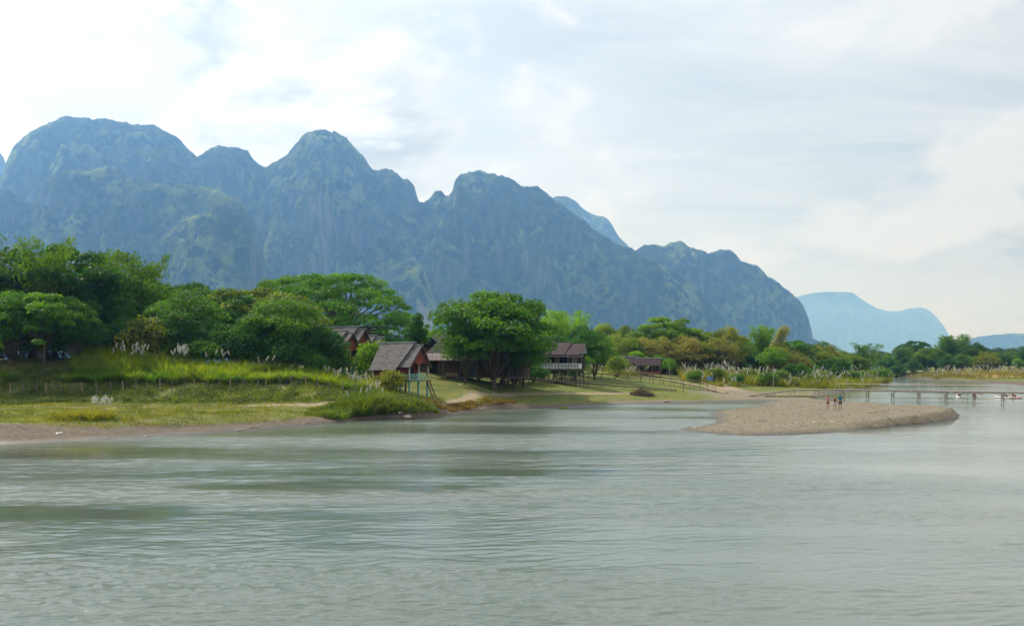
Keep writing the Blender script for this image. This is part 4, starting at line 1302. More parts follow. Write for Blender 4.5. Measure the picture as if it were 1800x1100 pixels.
o = mk('pebbles', mesh_np('pebbles', v.reshape(-1, 3), f, False, {'tint': np.repeat(rgp.random(n) ** 1.6, 6)}), M_PEB)
tagk(o, 'stuff')
M_WOODM = mat_plain('mid_brown_planks', (0.17, 0.095, 0.05), 0.8, 0.3, 5)
M_GREYD = mat_plain('dull_green_panel', (0.09, 0.12, 0.12), 0.75, 0.2, 3)
# ---------------------------------------------------------------- huts
def make_hut(px, y, rz, label, roofm, group='red stilt huts by the grass', s=1.0, dz=0.0):
    x = X(px, y)
    e = empty('stilt_hut', (x, y, zat(x, y) + dz), rz)
    e.scale = (s, s, s)
    fl = 1.25
    m = MB(); m.box((-0.65, 0, fl + 0.75), (3.9, 3.8, 1.5)); m.poly([(xx, yy, zz) for xx in (-2.6, 1.3) for yy, zz in ((-1.9, fl + 1.5), (1.9, fl + 1.5), (0, 5.3))], [(0, 2, 1), (3, 4, 5), (0, 3, 5, 2), (1, 2, 5, 4)])
    wall = m.build('wall', M_RED, e)
    m = MB()
    for k in range(9):
        m.box((1.315, -1.8 + k * 0.45, fl + 0.75), (0.03, 0.035, 1.5))
        m.box((-2.4 + k * 0.44, -1.915, fl + 0.75), (0.035, 0.03, 1.5))
    m.build('batten', M_RED, wall); tagk(wall.children[0], 'stuff')
    MB().box((1.33, 0.55, fl + 0.85), (0.06, 0.8, 1.7)).build('door', M_DARK, e)
    MB().box((0.4, 0, fl - 0.06), (6.0, 3.9, 0.12)).build('floor', M_WOODG, e)
    # roof: five sheets to a slope, lapping, ridge longer than the eave
    rf = empty('roof', (0, 0, 0)); rf.parent = e
    for sy in (-1, 1):
        for k in range(5):
            a, b = k / 5, (k + 1) / 5 + 0.012
            ex0, ex1 = -2.75 + 4.15 * a, -2.75 + 4.15 * b
            rx0, rx1 = -2.95 + 5.35 * a, -2.95 + 5.35 * b
            up = 0.035 * (k % 2) + 0.012 * k
            q = [(rx0, 0.02 * sy, 5.8 + up), (rx1, 0.02 * sy, 5.8 + up), (ex1, 2.65 * sy, 2.42 + up), (ex0, 2.65 * sy, 2.42 + up)]
            MB().slab(q if sy < 0 else q[::-1], 0.05).build('roof_sheet', roofm, rf)
        q = [(2.30, 0.02 * sy, 5.5), (3.55, 0.02 * sy, 5.5), (3.3, 2.15 * sy, 2.80), (1.35, 2.15 * sy, 2.80)]
        MB().slab(q if sy < 0 else q[::-1], 0.05).build('porch_roof_sheet', roofm, rf)
    MB().bar((-3.0, 0, 5.88), (2.45, 0, 5.88), 0.34, 0.12).build('ridge_cap', M_RIDGE, rf)
    MB().bar((2.3, 0, 5.55), (3.6, 0, 5.55), 0.28, 0.09).build('ridge_cap', M_RIDGE, rf)
    # gable boards following the porch roof
    for sy in (-1, 1):
        MB().bar((3.5, 0.0, 5.36), (3.27, 2.1 * sy, 2.66), 0.05, 0.2, (1, 0, 0)).build('barge_board', M_WOODB, rf)
    g_ = MB()
    N = 16
    prev = None
    for k in range(N + 1):
        yy = -1.65 + 3.3 * k / N
        top = 5.32 - abs(yy) * 1.25
        u = abs(yy) % 1.65 / 1.65
        c_ = abs(math.sin((yy + 1.65) / 3.3 * 2 * math.pi))
        lo = 2.75 + 0.62 * c_ ** 0.6
        lo = min(lo, top - 0.05)
        cur = (Vector((2.95, yy, lo)), Vector((2.95, yy, top)))
        if prev:
            q = [prev[0], cur[0], cur[1], prev[1]]
            g_.poly([p for p in q] + [p + Vector((0.06, 0, 0)) for p in q], [(3, 2, 1, 0), (4, 5, 6, 7), (0, 1, 5, 4), (2, 3, 7, 6)])
        prev = cur
    g_.build('gable_trim', M_ORANGE, e)
    for xx, yy in ((2.98, -1.85), (2.98, 0.0), (2.98, 1.85)):
        MB().box((xx, yy, fl + 0.85), (0.11, 0.11, 1.7)).build('porch_post', M_PALE, e)
    for (a, b) in (((2.98, -1.85), (2.98, 1.2)), ((1.4, -1.88), (2.92, -1.88))):
        r_ = MB()
        a3 = Vector((a[0], a[1], fl)); b3 = Vector((b[0], b[1], fl))
        for zz in (0.08, 0.72):
            r_.bar(a3 + Vector((0, 0, zz)), b3 + Vector((0, 0, zz)), 0.05, 0.09)
        nn = max(2, round((b3 - a3).length / 0.75))
        for k in range(nn):
            p = a3.lerp(b3, k / nn); q = a3.lerp(b3, (k + 1) / nn)
            r_.bar(p + Vector((0, 0, 0.1)), q + Vector((0, 0, 0.7)), 0.035, 0.06)
            r_.bar(p + Vector((0, 0, 0.7)), q + Vector((0, 0, 0.1)), 0.03, 0.06)
            r_.box((q.x, q.y, fl + 0.4), (0.06, 0.06, 0.7))
        r_.build('railing', M_MINT, e)
    for xx in (2.9, 1.5):
        for yy in (-1.75, 0.0, 1.75):
            MB().box((xx, yy, fl / 2 - 0.75), (0.2, 0.2, fl + 1.4)).build('stilt', M_MINT, e)
    for xx in (-2.4, -0.5):
        for yy in (-1.7, 1.7):
            MB().box((xx, yy, fl / 2 - 0.75), (0.18, 0.18, fl + 1.4)).build('stilt', M_WOODB, e)
    l_ = empty('ladder', (3.1, 1.55, 0)); l_.parent = e
    for yy in (-0.3, 0.3):
        MB().bar((0.0, yy, fl), (1.0, yy, -0.8), 0.06, 0.12).build('stringer', M_WOODB, l_)
    for k in range(5):
        MB().box((0.15 + 0.15 * k, 0, fl - 0.26 - 0.28 * k), (0.2, 0.62, 0.05)).build('tread', M_WOODB, l_)
    return tag(e, label, 'hut', group)


make_hut(703, 126, R(-33), 'dark red stilt hut with grey roof and mint railings, nearest the meadow', M_ROOFG, dz=0.55)
make_hut(590, 137, R(-40), 'red hut half hidden behind the dark shrub, brown gable boards showing', M_ROOFG, s=1.0, dz=-0.2)
make_hut(604, 150, R(-30), 'red hut with light grey ridge rising behind the half hidden hut', M_ROOFG, s=1.15, dz=0.2)
make_hut(640, 158, R(-30), 'rearmost red hut, its grey roof edge touching the lime green tree', M_ROOFG, dz=0.0)

# ---------------------------------------------------------------- long wooden house
x0 = X(752, 148)
e = empty('wooden_house', (x0, 148, zat(x0 + 4, 147) - 0.1), R(-3))
L = 14.5
mats = [M_DARK, M_WOODB, M_WOODB, M_DARK, M_GREYD, M_WOODB, M_DARK, M_WOODB, M_DARK, M_WOODB]  # near-black entries paint the shade where the front stands open
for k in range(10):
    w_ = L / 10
    MB().box((w_ * (k + 0.5), 0, 1.25), (w_ - 0.02, 0.1, 2.5)).build('panel_or_opening', mats[k], e)
    if mats[k] is M_WOODB:
        for q in range(5):
            p_ = MB().box((w_ * k + 0.15 + q * 0.29, -0.07, 1.25), (0.26, 0.03, 2.4)).build('plank', M_WOODB if q % 2 else M_WOODM, e)
MB().box((L / 2, 3, 1.6), (L, 5.8, 3.2)).build('wall', M_WOODB, e)
rf = empty('roof', (0, 0, 0)); rf.parent = e
for k in range(12):
    a = -0.5 + (L + 1) * k / 12; b = -0.5 + (L + 1) * (k + 1) / 12 + 0.04
    up = 0.03 * (k % 2)
    MB().slab([(a, -2.6, 2.45 + up), (b, -2.6, 2.45 + up), (b, 0.3, 3.55 + up), (a, 0.3, 3.55 + up)], 0.04).build('iron_sheet', M_RUST, rf)
MB().slab([(-0.2, 0.2, 3.6), (L + 0.2, 0.2, 3.6), (L - 0.8, 3.0, 5.4), (1.4, 3.0, 5.4)], 0.08).build('upper_roof', M_ROOFB, rf)
MB().slab([(L + 0.2, 6.0, 3.4), (-0.2, 6.0, 3.4), (1.4, 3.0, 5.4), (L - 0.8, 3.0, 5.4)], 0.08).build('upper_roof', M_ROOFB, rf)
MB().slab([(-0.2, 6.0, 3.4), (-0.2, 0.2, 3.6), (1.4, 3.0, 5.4)], 0.06).build('gable', M_WOODB, rf)
MB().bar((-0.55, -2.62, 2.40), (L + 0.5, -2.62, 2.40), 0.07, 0.14).build('eave_board', M_WOODB, rf)
for k in range(7):
    MB().box((0.2 + k * 2.35, -2.4, 1.0), (0.14, 0.14, 2.9)).build('post', M_WOODG, e)
MB().box((L / 2, -1.2, 0.0), (L, 2.6, 0.14)).build('porch_floor', M_WOODG, e)
tag(e, 'long wooden house with rusty iron porch roof under the mango tree', 'house')
# things on its porch
b_ = empty('wooden_bench', (x0 + 3.6, 145.0, zat(x0 + 3.6, 145.0)), R(-4))
MB().box((0, 0, 0.44), (1.75, 0.45, 0.06)).build('seat', M_BAMBOO, b_)
for zz in (0.62, 0.80):
    MB().box((0, 0.2, zz), (1.75, 0.04, 0.11)).build('back_slat', M_BAMBOO, b_)
for xx in (-0.8, 0.8):
    for yy in (-0.18, 0.2):
        MB().box((xx, yy, 0.4 if yy > 0 else 0.2), (0.07, 0.07, 0.95 if yy > 0 else 0.5)).build('leg', M_BAMBOO, b_)
tag(b_, 'pale wooden bench on the porch of the long wooden house', 'bench')
c_ = empty('cool_box', (x0 + 9.6, 147.0, zat(x0 + 9.6, 147.0)), 0); c_.scale = (0.8, 0.8, 0.8)
MB().box((0, 0, 0.62), (0.85, 0.6, 1.15)).build('cabinet', M_WHITE, c_); MB().box((0, 0, 1.25), (0.9, 0.65, 0.09)).build('lid', M_GREYW, c_)
tag(c_, 'white upright cool box standing under the mango tree', 'cool box')

# ---------------------------------------------------------------- brown-roofed house behind
xx = X(762, 176)
e = empty('brown_roofed_house', (xx, 176, zat(xx, 176) - 0.2), R(-6))
MB().box((0, 0, 2.4), (8.4, 6, 4.9)).build('wall', M_WOODB, e)
rf = empty('roof', (0, 0, 0)); rf.parent = e
for sy in (-1, 1):
    q = [(-4.9, 0, 6.75), (4.9, 0, 6.75), (4.9, 3.6 * sy, 4.5), (-4.9, 3.6 * sy, 4.5)]
    MB().slab(q if sy < 0 else q[::-1], 0.1).build('roof_slope', M_ROOFB, rf)
for sx in (-1, 1):
    q = [(0.2, -4.3, 6.45), (0.2, -0.5, 6.45), (0.2 + 1.9 * sx, -2.4, 4.75), (0.2 + 1.9 * sx, -4.1, 4.75)]
    MB().slab(q if sx > 0 else q[::-1], 0.08).build('dormer_slope', M_ROOFB, rf)
    MB().bar((0.2, -4.32, 6.42), (0.2 + 1.95 * sx, -4.12, 4.66), 0.06, 0.2, (0, 1, 0)).build('barge_board', M_WHITE, rf)
MB().poly([(-1.4, -3.9, 4.7), (1.8, -3.9, 4.7), (0.2, -3.9, 6.2), (-1.4, -3.8, 4.7), (1.8, -3.8, 4.7), (0.2, -3.8, 6.2)], [(0, 1, 2), (5, 4, 3), (0, 3, 4, 1), (1, 4, 5, 2), (2, 5, 3, 0)]).build('dormer_gable', M_DARK, rf)
MB().bar((-4.95, 0, 6.8), (4.95, 0, 6.8), 0.25, 0.12).build('ridge_cap', M_ROOFB, rf)
tag(e, 'tall house with reddish brown roof and pale edged dormer behind the long house', 'house')

# ---------------------------------------------------------------- house on stilts
xx = X(922, 168)
zb = zat(X(975, 166), 166) - 0.1
e = empty('stilt_house', (xx, 168.5, zb), R(-17))
FL = 4.75 - zb
LN = 9.6
MB().box((LN / 2, 0.6, FL - 0.1), (LN, 5.4, 0.2)).build('floor', M_WOODB, e)
MB().box((LN / 2, 1.3, FL + 1.2), (LN - 0.2, 3.4, 2.3)).build('wall', M_DARK, e)  # near-black colour paints the shaded openings between the pale panels
for k, (a, w_) in enumerate([(3.7, 0.7), (5.7, 0.75), (7.5, 0.4), (8.5, 0.9)]):
    MB().box((a, -0.44, FL + 1.15), (w_, 0.08, 2.1)).build('panel_or_opening', M_CREAM, e)
for k in range(3):
    MB().box((1.7 * k + 0.9, -0.44, FL + 0.6), (1.6, 0.07, 1.1)).build('wall_board', M_WOODB, e)
M_LAT = M_WHITE
for k in range(4):
    a = 3.15 + k * 1.6
    b = a + 1.5
    p_ = empty('balustrade', (0, 0, 0)); p_.parent = e
    for zz in (0.08, 0.86):
        MB().bar((a, -2.0, FL + zz), (b, -2.0, FL + zz), 0.06, 0.08).build('rail', M_LAT, p_)
    pn_ = MB()
    for q in range(8):
        xa = a + (b - a) * (q + 0.5) / 8
        pn_.box((xa, -2.0, FL + 0.47), (0.135, 0.04, 0.72))
    tagk(pn_.build('baluster_panel', M_LAT, p_), 'stuff')
    for q in (0.3, 0.7):
        MB().tube([(a + (b - a) * q, -2.04, FL + 0.47), (a + (b - a) * q, -2.07, FL + 0.47)], [0.17, 0.17], 10).build('rosette', M_GREYW, p_)
MB().box((LN - 0.02, -0.9, FL + 0.47), (0.06, 2.2, 0.8)).build('end_balustrade', M_LAT, e)
for k in range(5):
    MB().box((3.1 + k * 1.6, -2.0, FL + 1.15), (0.1, 0.1, 2.4)).build('balcony_post', M_WOODB, e)
for k in range(7):
    for yy, hh_ in ((-1.9, 0), (0.4, 0), (2.6, 0)):
        MB().box((0.3 + k * 1.5, yy, FL / 2 - 0.6), (0.17, 0.17, FL + 1.2)).build('stilt', M_WOODG, e)
rf = empty('roof', (0, 0, 0)); rf.parent = e
for k, (a, b, zr) in enumerate([(-0.8, 5.3, 4.35), (5.0, 7.9, 4.2), (7.6, 10.3, 4.0)]):
    zr += FL
    for sy in (-1, 1):
        q = [(a, 0.4, zr), (b, 0.4, zr), (b - 0.5, 0.4 + 2.9 * sy, FL + 2.25 - 0.05 * k), (a, 0.4 + 2.9 * sy, FL + 2.25 - 0.05 * k)]
        MB().slab(q if sy < 0 else q[::-1], 0.1).build('roof_slope', M_ROOFB, rf)
    MB().poly([(b - 0.4, -2.0, FL + 2.45), (b - 0.4, 2.8, FL + 2.45), (b - 0.12, 0.4, zr - 0.1), (b - 0.5, -2.0, FL + 2.45), (b - 0.5, 2.8, FL + 2.45), (b - 0.22, 0.4, zr - 0.1)],
              [(0, 1, 2), (5, 4, 3), (0, 3, 4, 1), (1, 4, 5, 2), (2, 5, 3, 0)]).build('gable', M_GREYW, rf)
    MB().slab([(a, -2.9, FL + 2.0 - 0.05 * k), (b + 0.1, -2.9, FL + 2.0 - 0.05 * k), (b + 0.1, -1.7, FL + 2.5 - 0.05 * k), (a, -1.7, FL + 2.5 - 0.05 * k)], 0.08).build('skirt_roof', M_ROOFB, rf)
tag(e, 'brown house on tall stilts with three gables and white balcony', 'house')
wl = MB().box((0, 0, 0.45), (0.16, 0.12, 0.9)).build('hanging_towel', M_WHITE)
wl.location = e.matrix_world @ Vector((0, 0, 0)); 
ca, sa = math.cos(R(-17)), math.sin(R(-17))
wl.location = (xx + ca * 5.0 + sa * 2.06, 168.5 + sa * 5.0 - ca * 2.06, zb + FL + 0.6)
tag(wl, 'white towel hung upright on the white balcony of the stilt house', 'towel')

# ---------------------------------------------------------------- pavilions
def pavilion(px, y, wdt, label, rz):
    x = X(px, y)
    e = empty('pavilion', (x, y, zat(x, y)), rz)
    hw = wdt / 2
    rf = empty('roof', (0, 0, 0)); rf.parent = e
    for sy in (-1, 1):
        q = [(-hw - 0.1, 0, 3.7), (hw + 0.1, 0, 3.7), (hw - 0.1, 1.7 * sy, 2.15), (-hw - 0.2, 1.7 * sy, 2.15)]
        MB().slab(q if sy < 0 else q[::-1], 0.12).build('roof_slope', M_ROOFB, rf)
    MB().bar((-hw - 0.15, 0, 3.75), (hw + 0.15, 0, 3.75), 0.45, 0.16).build('ridge_cap', M_RIDGE, rf)
    MB().poly([(hw - 0.2, -1.3, 2.4), (hw - 0.2, 1.3, 2.4), (hw, 0, 3.55), (hw - 0.3, -1.3, 2.4), (hw - 0.3, 1.3, 2.4), (hw - 0.1, 0, 3.55)], [(0, 1, 2), (5, 4, 3), (0, 3, 4, 1), (1, 4, 5, 2), (2, 5, 3, 0)]).build('gable', M_WOODG, rf)
    for k in range(4):
        for yy in (-1.3, 1.3):
            MB().box((-hw + 0.25 + (wdt - 0.5) * k / 3, yy, 1.05), (0.13, 0.13, 2.7)).build('post', M_WOODG, e)
    MB().box((0, 0, 0.35), (wdt - 0.2, 2.7, 0.12)).build('floor', M_WOODB, e)
    MB().box((0, -1.32, 0.75), (wdt - 0.3, 0.05, 0.55)).build('low_wall', M_ORANGE, e)
    return tag(e, label, 'pavilion', 'riverside pavilions')


pavilion(1141, 214, 5.2, 'open pavilion with grey ridged brown roof and low red wall by the walkway', R(-12))
pavilion(1102, 220, 4.6, 'smaller open pavilion half hidden behind the small olive tree', R(-12))


# ---------------------------------------------------------------- walkways, bridge
def walkway(name, pts, label, cat, width=0.9, rail=True, step=2.4, low=0.45, matd=M_BAMBOO, rh=0.9):
    e = empty(name, (pts[0][0], pts[0][1], zat(pts[0][0], pts[0][1])))
    o0 = Vector(e.location)
    P3 = [Vector((x, y, zat(x, y) + (low if h is None else h))) - o0 for x, y, h in pts]
    dk = MB()
    for a, b in zip(P3[:-1], P3[1:]):
        L_ = (b - a).length
        nn = max(1, int(L_ / 0.5))
        for k in range(nn):                       # boards laid crosswise, too narrow to pick apart from the bank
            p = a.lerp(b, k / nn); q = a.lerp(b, (k + 0.93) / nn)
            dk.bar(p, q, width * (0.94 + 0.12 * rt.random()), 0.05)
    tagk(dk.build('deck_boards', matd, e), 'stuff')
    for a, b in zip(P3[:-1], P3[1:]):
        sd_ = (b - a).cross(Vector((0, 0, 1))).normalized() * width * 0.42
        for s_ in (-1, 1):
            MB().bar(a + sd_ * s_ - Vector((0, 0, 0.1)), b + sd_ * s_ - Vector((0, 0, 0.1)), 0.09, 0.12).build('stringer', M_WOODG, e)
    acc = 0
    for a, b in zip(P3[:-1], P3[1:]):
        L_ = (b - a).length
        d = (b - a).normalized()
        sd_ = d.cross(Vector((0, 0, 1))).normalized() * width * 0.46
        s = (step - acc) % step
        while s <= L_:
            p = a + d * s
            for s_ in (-1, 1):
                q = p + sd_ * s_
                w = q + o0
                gz_ = zat(w.x, w.y) - o0.z - 0.3
                MB().tube([(q.x, q.y, gz_), (q.x, q.y, q.z + (rh if rail and s_ > 0 else 0.0))], 0.045, 5).build('post', M_WOODG, e)
            s += step
        acc = (acc + L_) % step
        if rail:
            up = Vector((0, 0, rh - 0.05))
            MB().tube([a + sd_ + up, b + sd_ + up], 0.03, 5).build('rail', M_BAMBOO, e)
    return tag(e, label, cat)


def pw(*r):
    return [(X(px, y), y, h) for px, y, h in r]


walkway('bamboo_walkway', pw((838, 158, 0.25), (900, 160, 0.4), (1000, 166, 0.45), (1090, 172, 0.5), (1188, 176, 0.3)), 'low dark boardwalk running from the mango tree to the heap of brushwood', 'walkway', 1.0, False, 2.6, 0.45, M_WOODG)
walkway('bamboo_walkway', pw((1012, 196, 0.7), (1060, 196, 0.9), (1130, 194, 1.0), (1190, 188, 0.95), (1240, 182, 0.6), (1276, 176, 0.05)), 'pale bamboo walkway with rail sloping down to the gravel', 'walkway', 1.1, True, 2.5)
walkway('bamboo_fence_rail', pw((838, 156, 0.6), (920, 159, 0.75), (1020, 164.5, 0.75), (1040, 165, 0.7)), 'thin bamboo rail in front of the stilt house', 'fence', 0.12, False, 2.2, 0.7)

# footbridge
M_WOODP = mat_plain('pier_wood', (0.46, 0.39, 0.33), 0.85, 0.35, 5)
e = empty('footbridge', (50.7, 160, 0))
A = Vector((50.7, 160, 1.58)); Bp = Vector((99.0, 120.5, 1.62))
S0 = Vector((38.3, 165.2, zat(38.3, 165.2) + 0.08)); S1 = Vector((44.6, 162.8, 1.45))
o0 = Vector(e.location)
runs = [(S0, S1), (S1, A), (A, Bp)]
dk = MB()
for a, b in runs:
    nn = int((b - a).length / 0.33)
    for k in range(nn):
        p = a.lerp(b, k / nn) - o0; q = a.lerp(b, (k + 0.9) / nn) - o0
        j = 0.012 * math.sin(k * 12.9) 
        dk.bar(p + Vector((0, 0, j)), q + Vector((0, 0, j)), 1.25 + 0.08 * math.sin(k * 7.7), 0.08)
tagk(dk.build('deck_boards', M_WOODP, e), 'stuff')
for a, b in runs:
    sd_ = (b - a).cross(Vector((0, 0, 1))).normalized() * 0.5
    for s_ in (-1, 1):
        MB().bar(a - o0 + sd_ * s_ - Vector((0, 0, 0.11)), b - o0 + sd_ * s_ - Vector((0, 0, 0.11)), 0.14, 0.20).build('stringer', M_WOODP, e)
d = (Bp - A).normalized(); sdv = d.cross(Vector((0, 0, 1))).normalized() * 0.62
Lb = (Bp - A).length
k = 0
s = 1.0
while s < Lb - 0.5:
    c = A + d * s - o0
    pr_ = empty('pier', (0, 0, 0)); pr_.parent = e
    lw = -0.9
    for s_ in (-1, 1):
        q = c + sdv * s_
        MB().tube([(q.x + 0.05 * s_, q.y, lw), (q.x, q.y, q.z - 0.05)], [0.08, 0.065], 6).build('pile', M_WOODP, pr_)
    a = c + sdv; b = c - sdv
    MB().tube([(a.x, a.y, 0.25), (b.x, b.y, c.z - 0.25)], 0.035, 4).build('brace', M_WOODP, pr_)
    MB().tube([(b.x, b.y, 0.25), (a.x, a.y, c.z - 0.25)], 0.035, 4).build('brace', M_WOODP, pr_)
    MB().bar((a.x, a.y, c.z - 0.2), (b.x, b.y, c.z - 0.2), 0.1, 0.12).build('cross_beam', M_WOODP, pr_)
    for s_ in (-1, 1):
        f_ = c + d * s_ * 0.95
        MB().tube([(c.x + sdv.x, c.y + sdv.y, 0.85), (f_.x + sdv.x, f_.y + sdv.y, f_.z - 0.15)], 0.028, 4).build('strut', M_WOODP, pr_)
    s += 3.85
s = 0.2
while s < Lb:
    for s_ in (-1, 1):
        q = A + d * s - o0 + sdv * s_ * 1.1
        MB().tube([(q.x, q.y, q.z - 0.15), (q.x, q.y, q.z + 0.92)], 0.022, 4).build('rail_post', M_WOODP, e)
    s += 1.93
for s_ in (-1, 1):
    MB().tube([A - o0 + sdv * s_ * 1.1 + Vector((0, 0, 0.9)), Bp - o0 + sdv * s_ * 1.1 + Vector((0, 0, 0.9))], 0.026, 4).build('handrail', M_WOODP, e)
for a in (S0.lerp(S1, 0.55), S1, S1.lerp(A, 0.55)):
    for s_ in (-1, 1):
        q = a - o0 + sdv * s_
        MB().tube([(q.x, q.y, zat(a.x, a.y) - 0.4), (q.x, q.y, q.z)], 0.07, 5).build('pile', M_WOODP, e)
tag(e, 'narrow wooden footbridge on braced piles crossing the river', 'bridge')


# ---------------------------------------------------------------- signs, poles, fence
M_BLUE = mat_plain('blue_sign_paint', (0.02, 0.16, 0.48), 0.5, 0.1, 4)
M_YEL = mat_plain('yellow_sign_paint', (0.75, 0.50, 0.02), 0.5, 0.1, 4)
x = X(1248, 184)
e = empty('blue_sign', (x, 184, zat(x, 184)), R(-8))
n_ = MB(); n_.v = []; 
pts = [(0.62 * math.copysign(abs(math.cos(a)) ** 0.6, math.cos(a)), 0, 0.34 * math.copysign(abs(math.sin(a)) ** 0.6, math.sin(a))) for a in np.linspace(0, 2 * math.pi, 20, endpoint=False)]
n_.slab([(p[0], -0.09, 2.15 + p[2]) for p in pts], 0.05)
n_.build('board', M_BLUE, e)
for zz, wd in ((2.28, 0.62), (2.12, 0.8), (1.99, 0.5)):
    MB().box((0.0, -0.105, zz), (wd, 0.01, 0.035)).build('lettering_line', M_WHITE, e)
for sx in (-0.55, 0.55):
    MB().tube([(sx, 0, -0.3), (sx, 0, 2.5)], 0.04, 6).build('post', M_WOODB, e)
tag(e, 'blue sign board on two thin posts by the gravel path', 'sign')
x = X(1201, 176)
e = empty('yellow_sign', (x, 176, zat(x, 176)), R(-20))
MB().box((0, -0.06, 2.6), (0.36, 0.03, 0.72)).build('board', M_YEL, e)
MB().tube([(0, 0, -0.3), (0.02, 0, 4.0)], [0.07, 0.045], 6).build('post', M_WOODB, e)
tag(e, 'small upright yellow sign on a wooden post beside the walkway', 'sign')
for i, (px, y, h, lb) in enumerate([(1359, 168, 5.0, 'tall thin bare pole standing by the start of the footbridge'), (1177, 172, 4.4, 'thin bare pole beside the boardwalk end'), (1615, 152, 4.6, 'thin pole rising from the middle of the footbridge'), (1700, 147.5, 4.4, 'thin pole rising from the footbridge near the kayaks')]):
    x = X(px, y)
    zb_ = zat(x, y)
    o = MB().tube([(0, 0, -0.5), (0.03, 0, h * 0.5), (0.0, 0, h)], [0.04, 0.035, 0.025], 6).build('bare_pole', M_WOODP)
    o.location = (x, y, zb_)
    tag(o, lb, 'pole')

# old fence of split posts
e = empty('post_fence', (X(300, 114.5), 114.5, zat(X(300, 114.5), 114.5)))
o0 = Vector(e.location)
fp = []
for k in range(31):
    px = 20 + k * 21.5 + rt.uniform(-4, 4)
    y = np.interp(px, [0, 300, 600, 690], [113.8, 114.3, 116.5, 118.5]) + rt.uniform(-0.2, 0.2)
    x = X(px, y)
    z = zat(x, y)
    h = rt.uniform(1.15, 1.65)
    lx, ly = rt.uniform(-0.12, 0.12), rt.uniform(-0.1, 0.1)
    fp.append(Vector((x + lx, y + ly, z + h)) - o0)
    MB().tube([Vector((x, y, z - 0.4)) - o0, fp[-1]], [0.075, 0.06], 5).build('post', M_WOODG if k % 3 else M_BAMBOO, e)
for k in (4, 11, 19, 24, 26):
    a = fp[k] - Vector((0, 0, 0.15))
    MB().tube([a, a + Vector((1.1 if k % 2 else -1.3, 0.05, -0.85))], [0.04, 0.035], 5).build('brace', M_WOODG, e)
for zz in (0.2, 0.62):
    MB().tube([p - Vector((0, 0, zz)) for p in fp], 0.008, 3).build('wire', M_WOODG, e)
tag(e, 'old fence of leaning wooden posts along the foot of the grassy bank', 'fence')
# stakes by the hut
e = empty('stick_fence', (X(742, 117), 117, zat(X(742, 117), 117)))
o0 = Vector(e.location)
for k in range(15):
    px = 712 + k * 4.0 + rt.uniform(-1.5, 1.5); y = 117.5 + rt.uniform(-1, 1); x = X(px, y); z = zat(x, y)
    h = rt.uniform(0.7, 1.5)
    MB().tube([Vector((x, y, z - 0.2)) - o0, Vector((x + rt.uniform(-0.2, 0.2), y, z + h)) - o0], [0.04, 0.02], 4).build('stick', M_BARK, e)
tag(e, 'ragged row of dark sticks in front of the mint stilts', 'fence')

# ---------------------------------------------------------------- boulder, brush heap, driftwood, rocks
def rock(name, px, y, r, label, mat, sq=(1, 1, 0.8), seed=0, dz=0.0):
    rg = np.random.default_rng(seed)
    u = np.linspace(0, math.pi, 9); w = np.linspace(0, 2 * math.pi, 14, endpoint=False)
    V_ = []
    for a in u:
        for b in w:
            dd = np.array([math.sin(a) * math.cos(b), math.sin(a) * math.sin(b), math.cos(a)])
            rr = 1 + 0.22 * float(pn(dd[0] * 1.7 + seed + 0.4 * dd[2], dd[1] * 1.7 + dd[2] * 0.9, seed))
            V_.append(dd * rr * r * np.array(sq))
    F_ = [(i * 14 + j, i * 14 + (j + 1) % 14, (i + 1) * 14 + (j + 1) % 14, (i + 1) * 14 + j) for i in range(8) for j in range(14)]
    me = bpy.data.meshes.new(name); me.from_pydata([tuple(v) for v in V_], [], F_)
    me.polygons.foreach_set('use_smooth', np.ones(len(me.polygons), bool)); me.update()
    o = mk(name, me, mat)
    x = X(px, y)
    o.location = (x, y, zat(x, y) + dz)
    return tag(o, label, 'rock')


M_STONE = mat_plain('stone', (0.24, 0.20, 0.16), 0.9, 0.3, 2.5, bmp=0.6, bd=0.06)
M_PSTONE = mat_plain('pale_stone', (0.42, 0.34, 0.26), 0.85, 0.2, 2.5)
rock('boulder', 884, 152, 0.52, 'round brown boulder on the meadow before the boardwalk', M_STONE, (1, 0.7, 1.0), 3, 0.35)
rock('shore_rock', 716, 102.6, 0.34, 'pale pinkish rock lying in the water below the waterside grass', M_PSTONE, (1.4, 0.8, 0.6), 4, 0.15)
rock('shore_rock', 702, 102.8, 0.13, 'small white stone beside the pale rock in the water', M_WHITE, (1.5, 1, 0.7), 5, 0.12)
rock('shore_rock', 1172, 147.2, 0.3, 'light grey stone at the pebbly edge of the meadow', M_PSTONE, (1.6, 1, 0.7), 6, 0.05)
e = empty('brush_heap', (X(1128, 157), 157, zat(X(1128, 157), 157)))
hp = MB(); rb = random.Random(8)
M_TWIG = mat_plain('dry_twigs', (0.13, 0.085, 0.055), 0.9, 0.4, 5)
for k in range(260):
    a = rb.uniform(0, 6.283); r_ = 1.9 * math.sqrt(rb.random())
    zt = 1.35 * (1 - (r_ / 2.1) ** 1.5) * rb.random()
    c = Vector((math.cos(a) * r_, math.sin(a) * r_ * 0.8, zt))
    dv = Vector((rb.gauss(0, 1), rb.gauss(0, 1), rb.gauss(0, 0.45))).normalized() * rb.uniform(0.3, 0.75)
    if (c - dv).z < -0.1 or (c + dv).z < -0.1:
        dv.z = 0
    hp.tube([c - dv, c + Vector((rb.gauss(0, 0.06), 0, 0.05)), c + dv], [0.035, 0.028, 0.012], 3)
tagk(hp.build('twigs', M_TWIG, e), 'stuff')
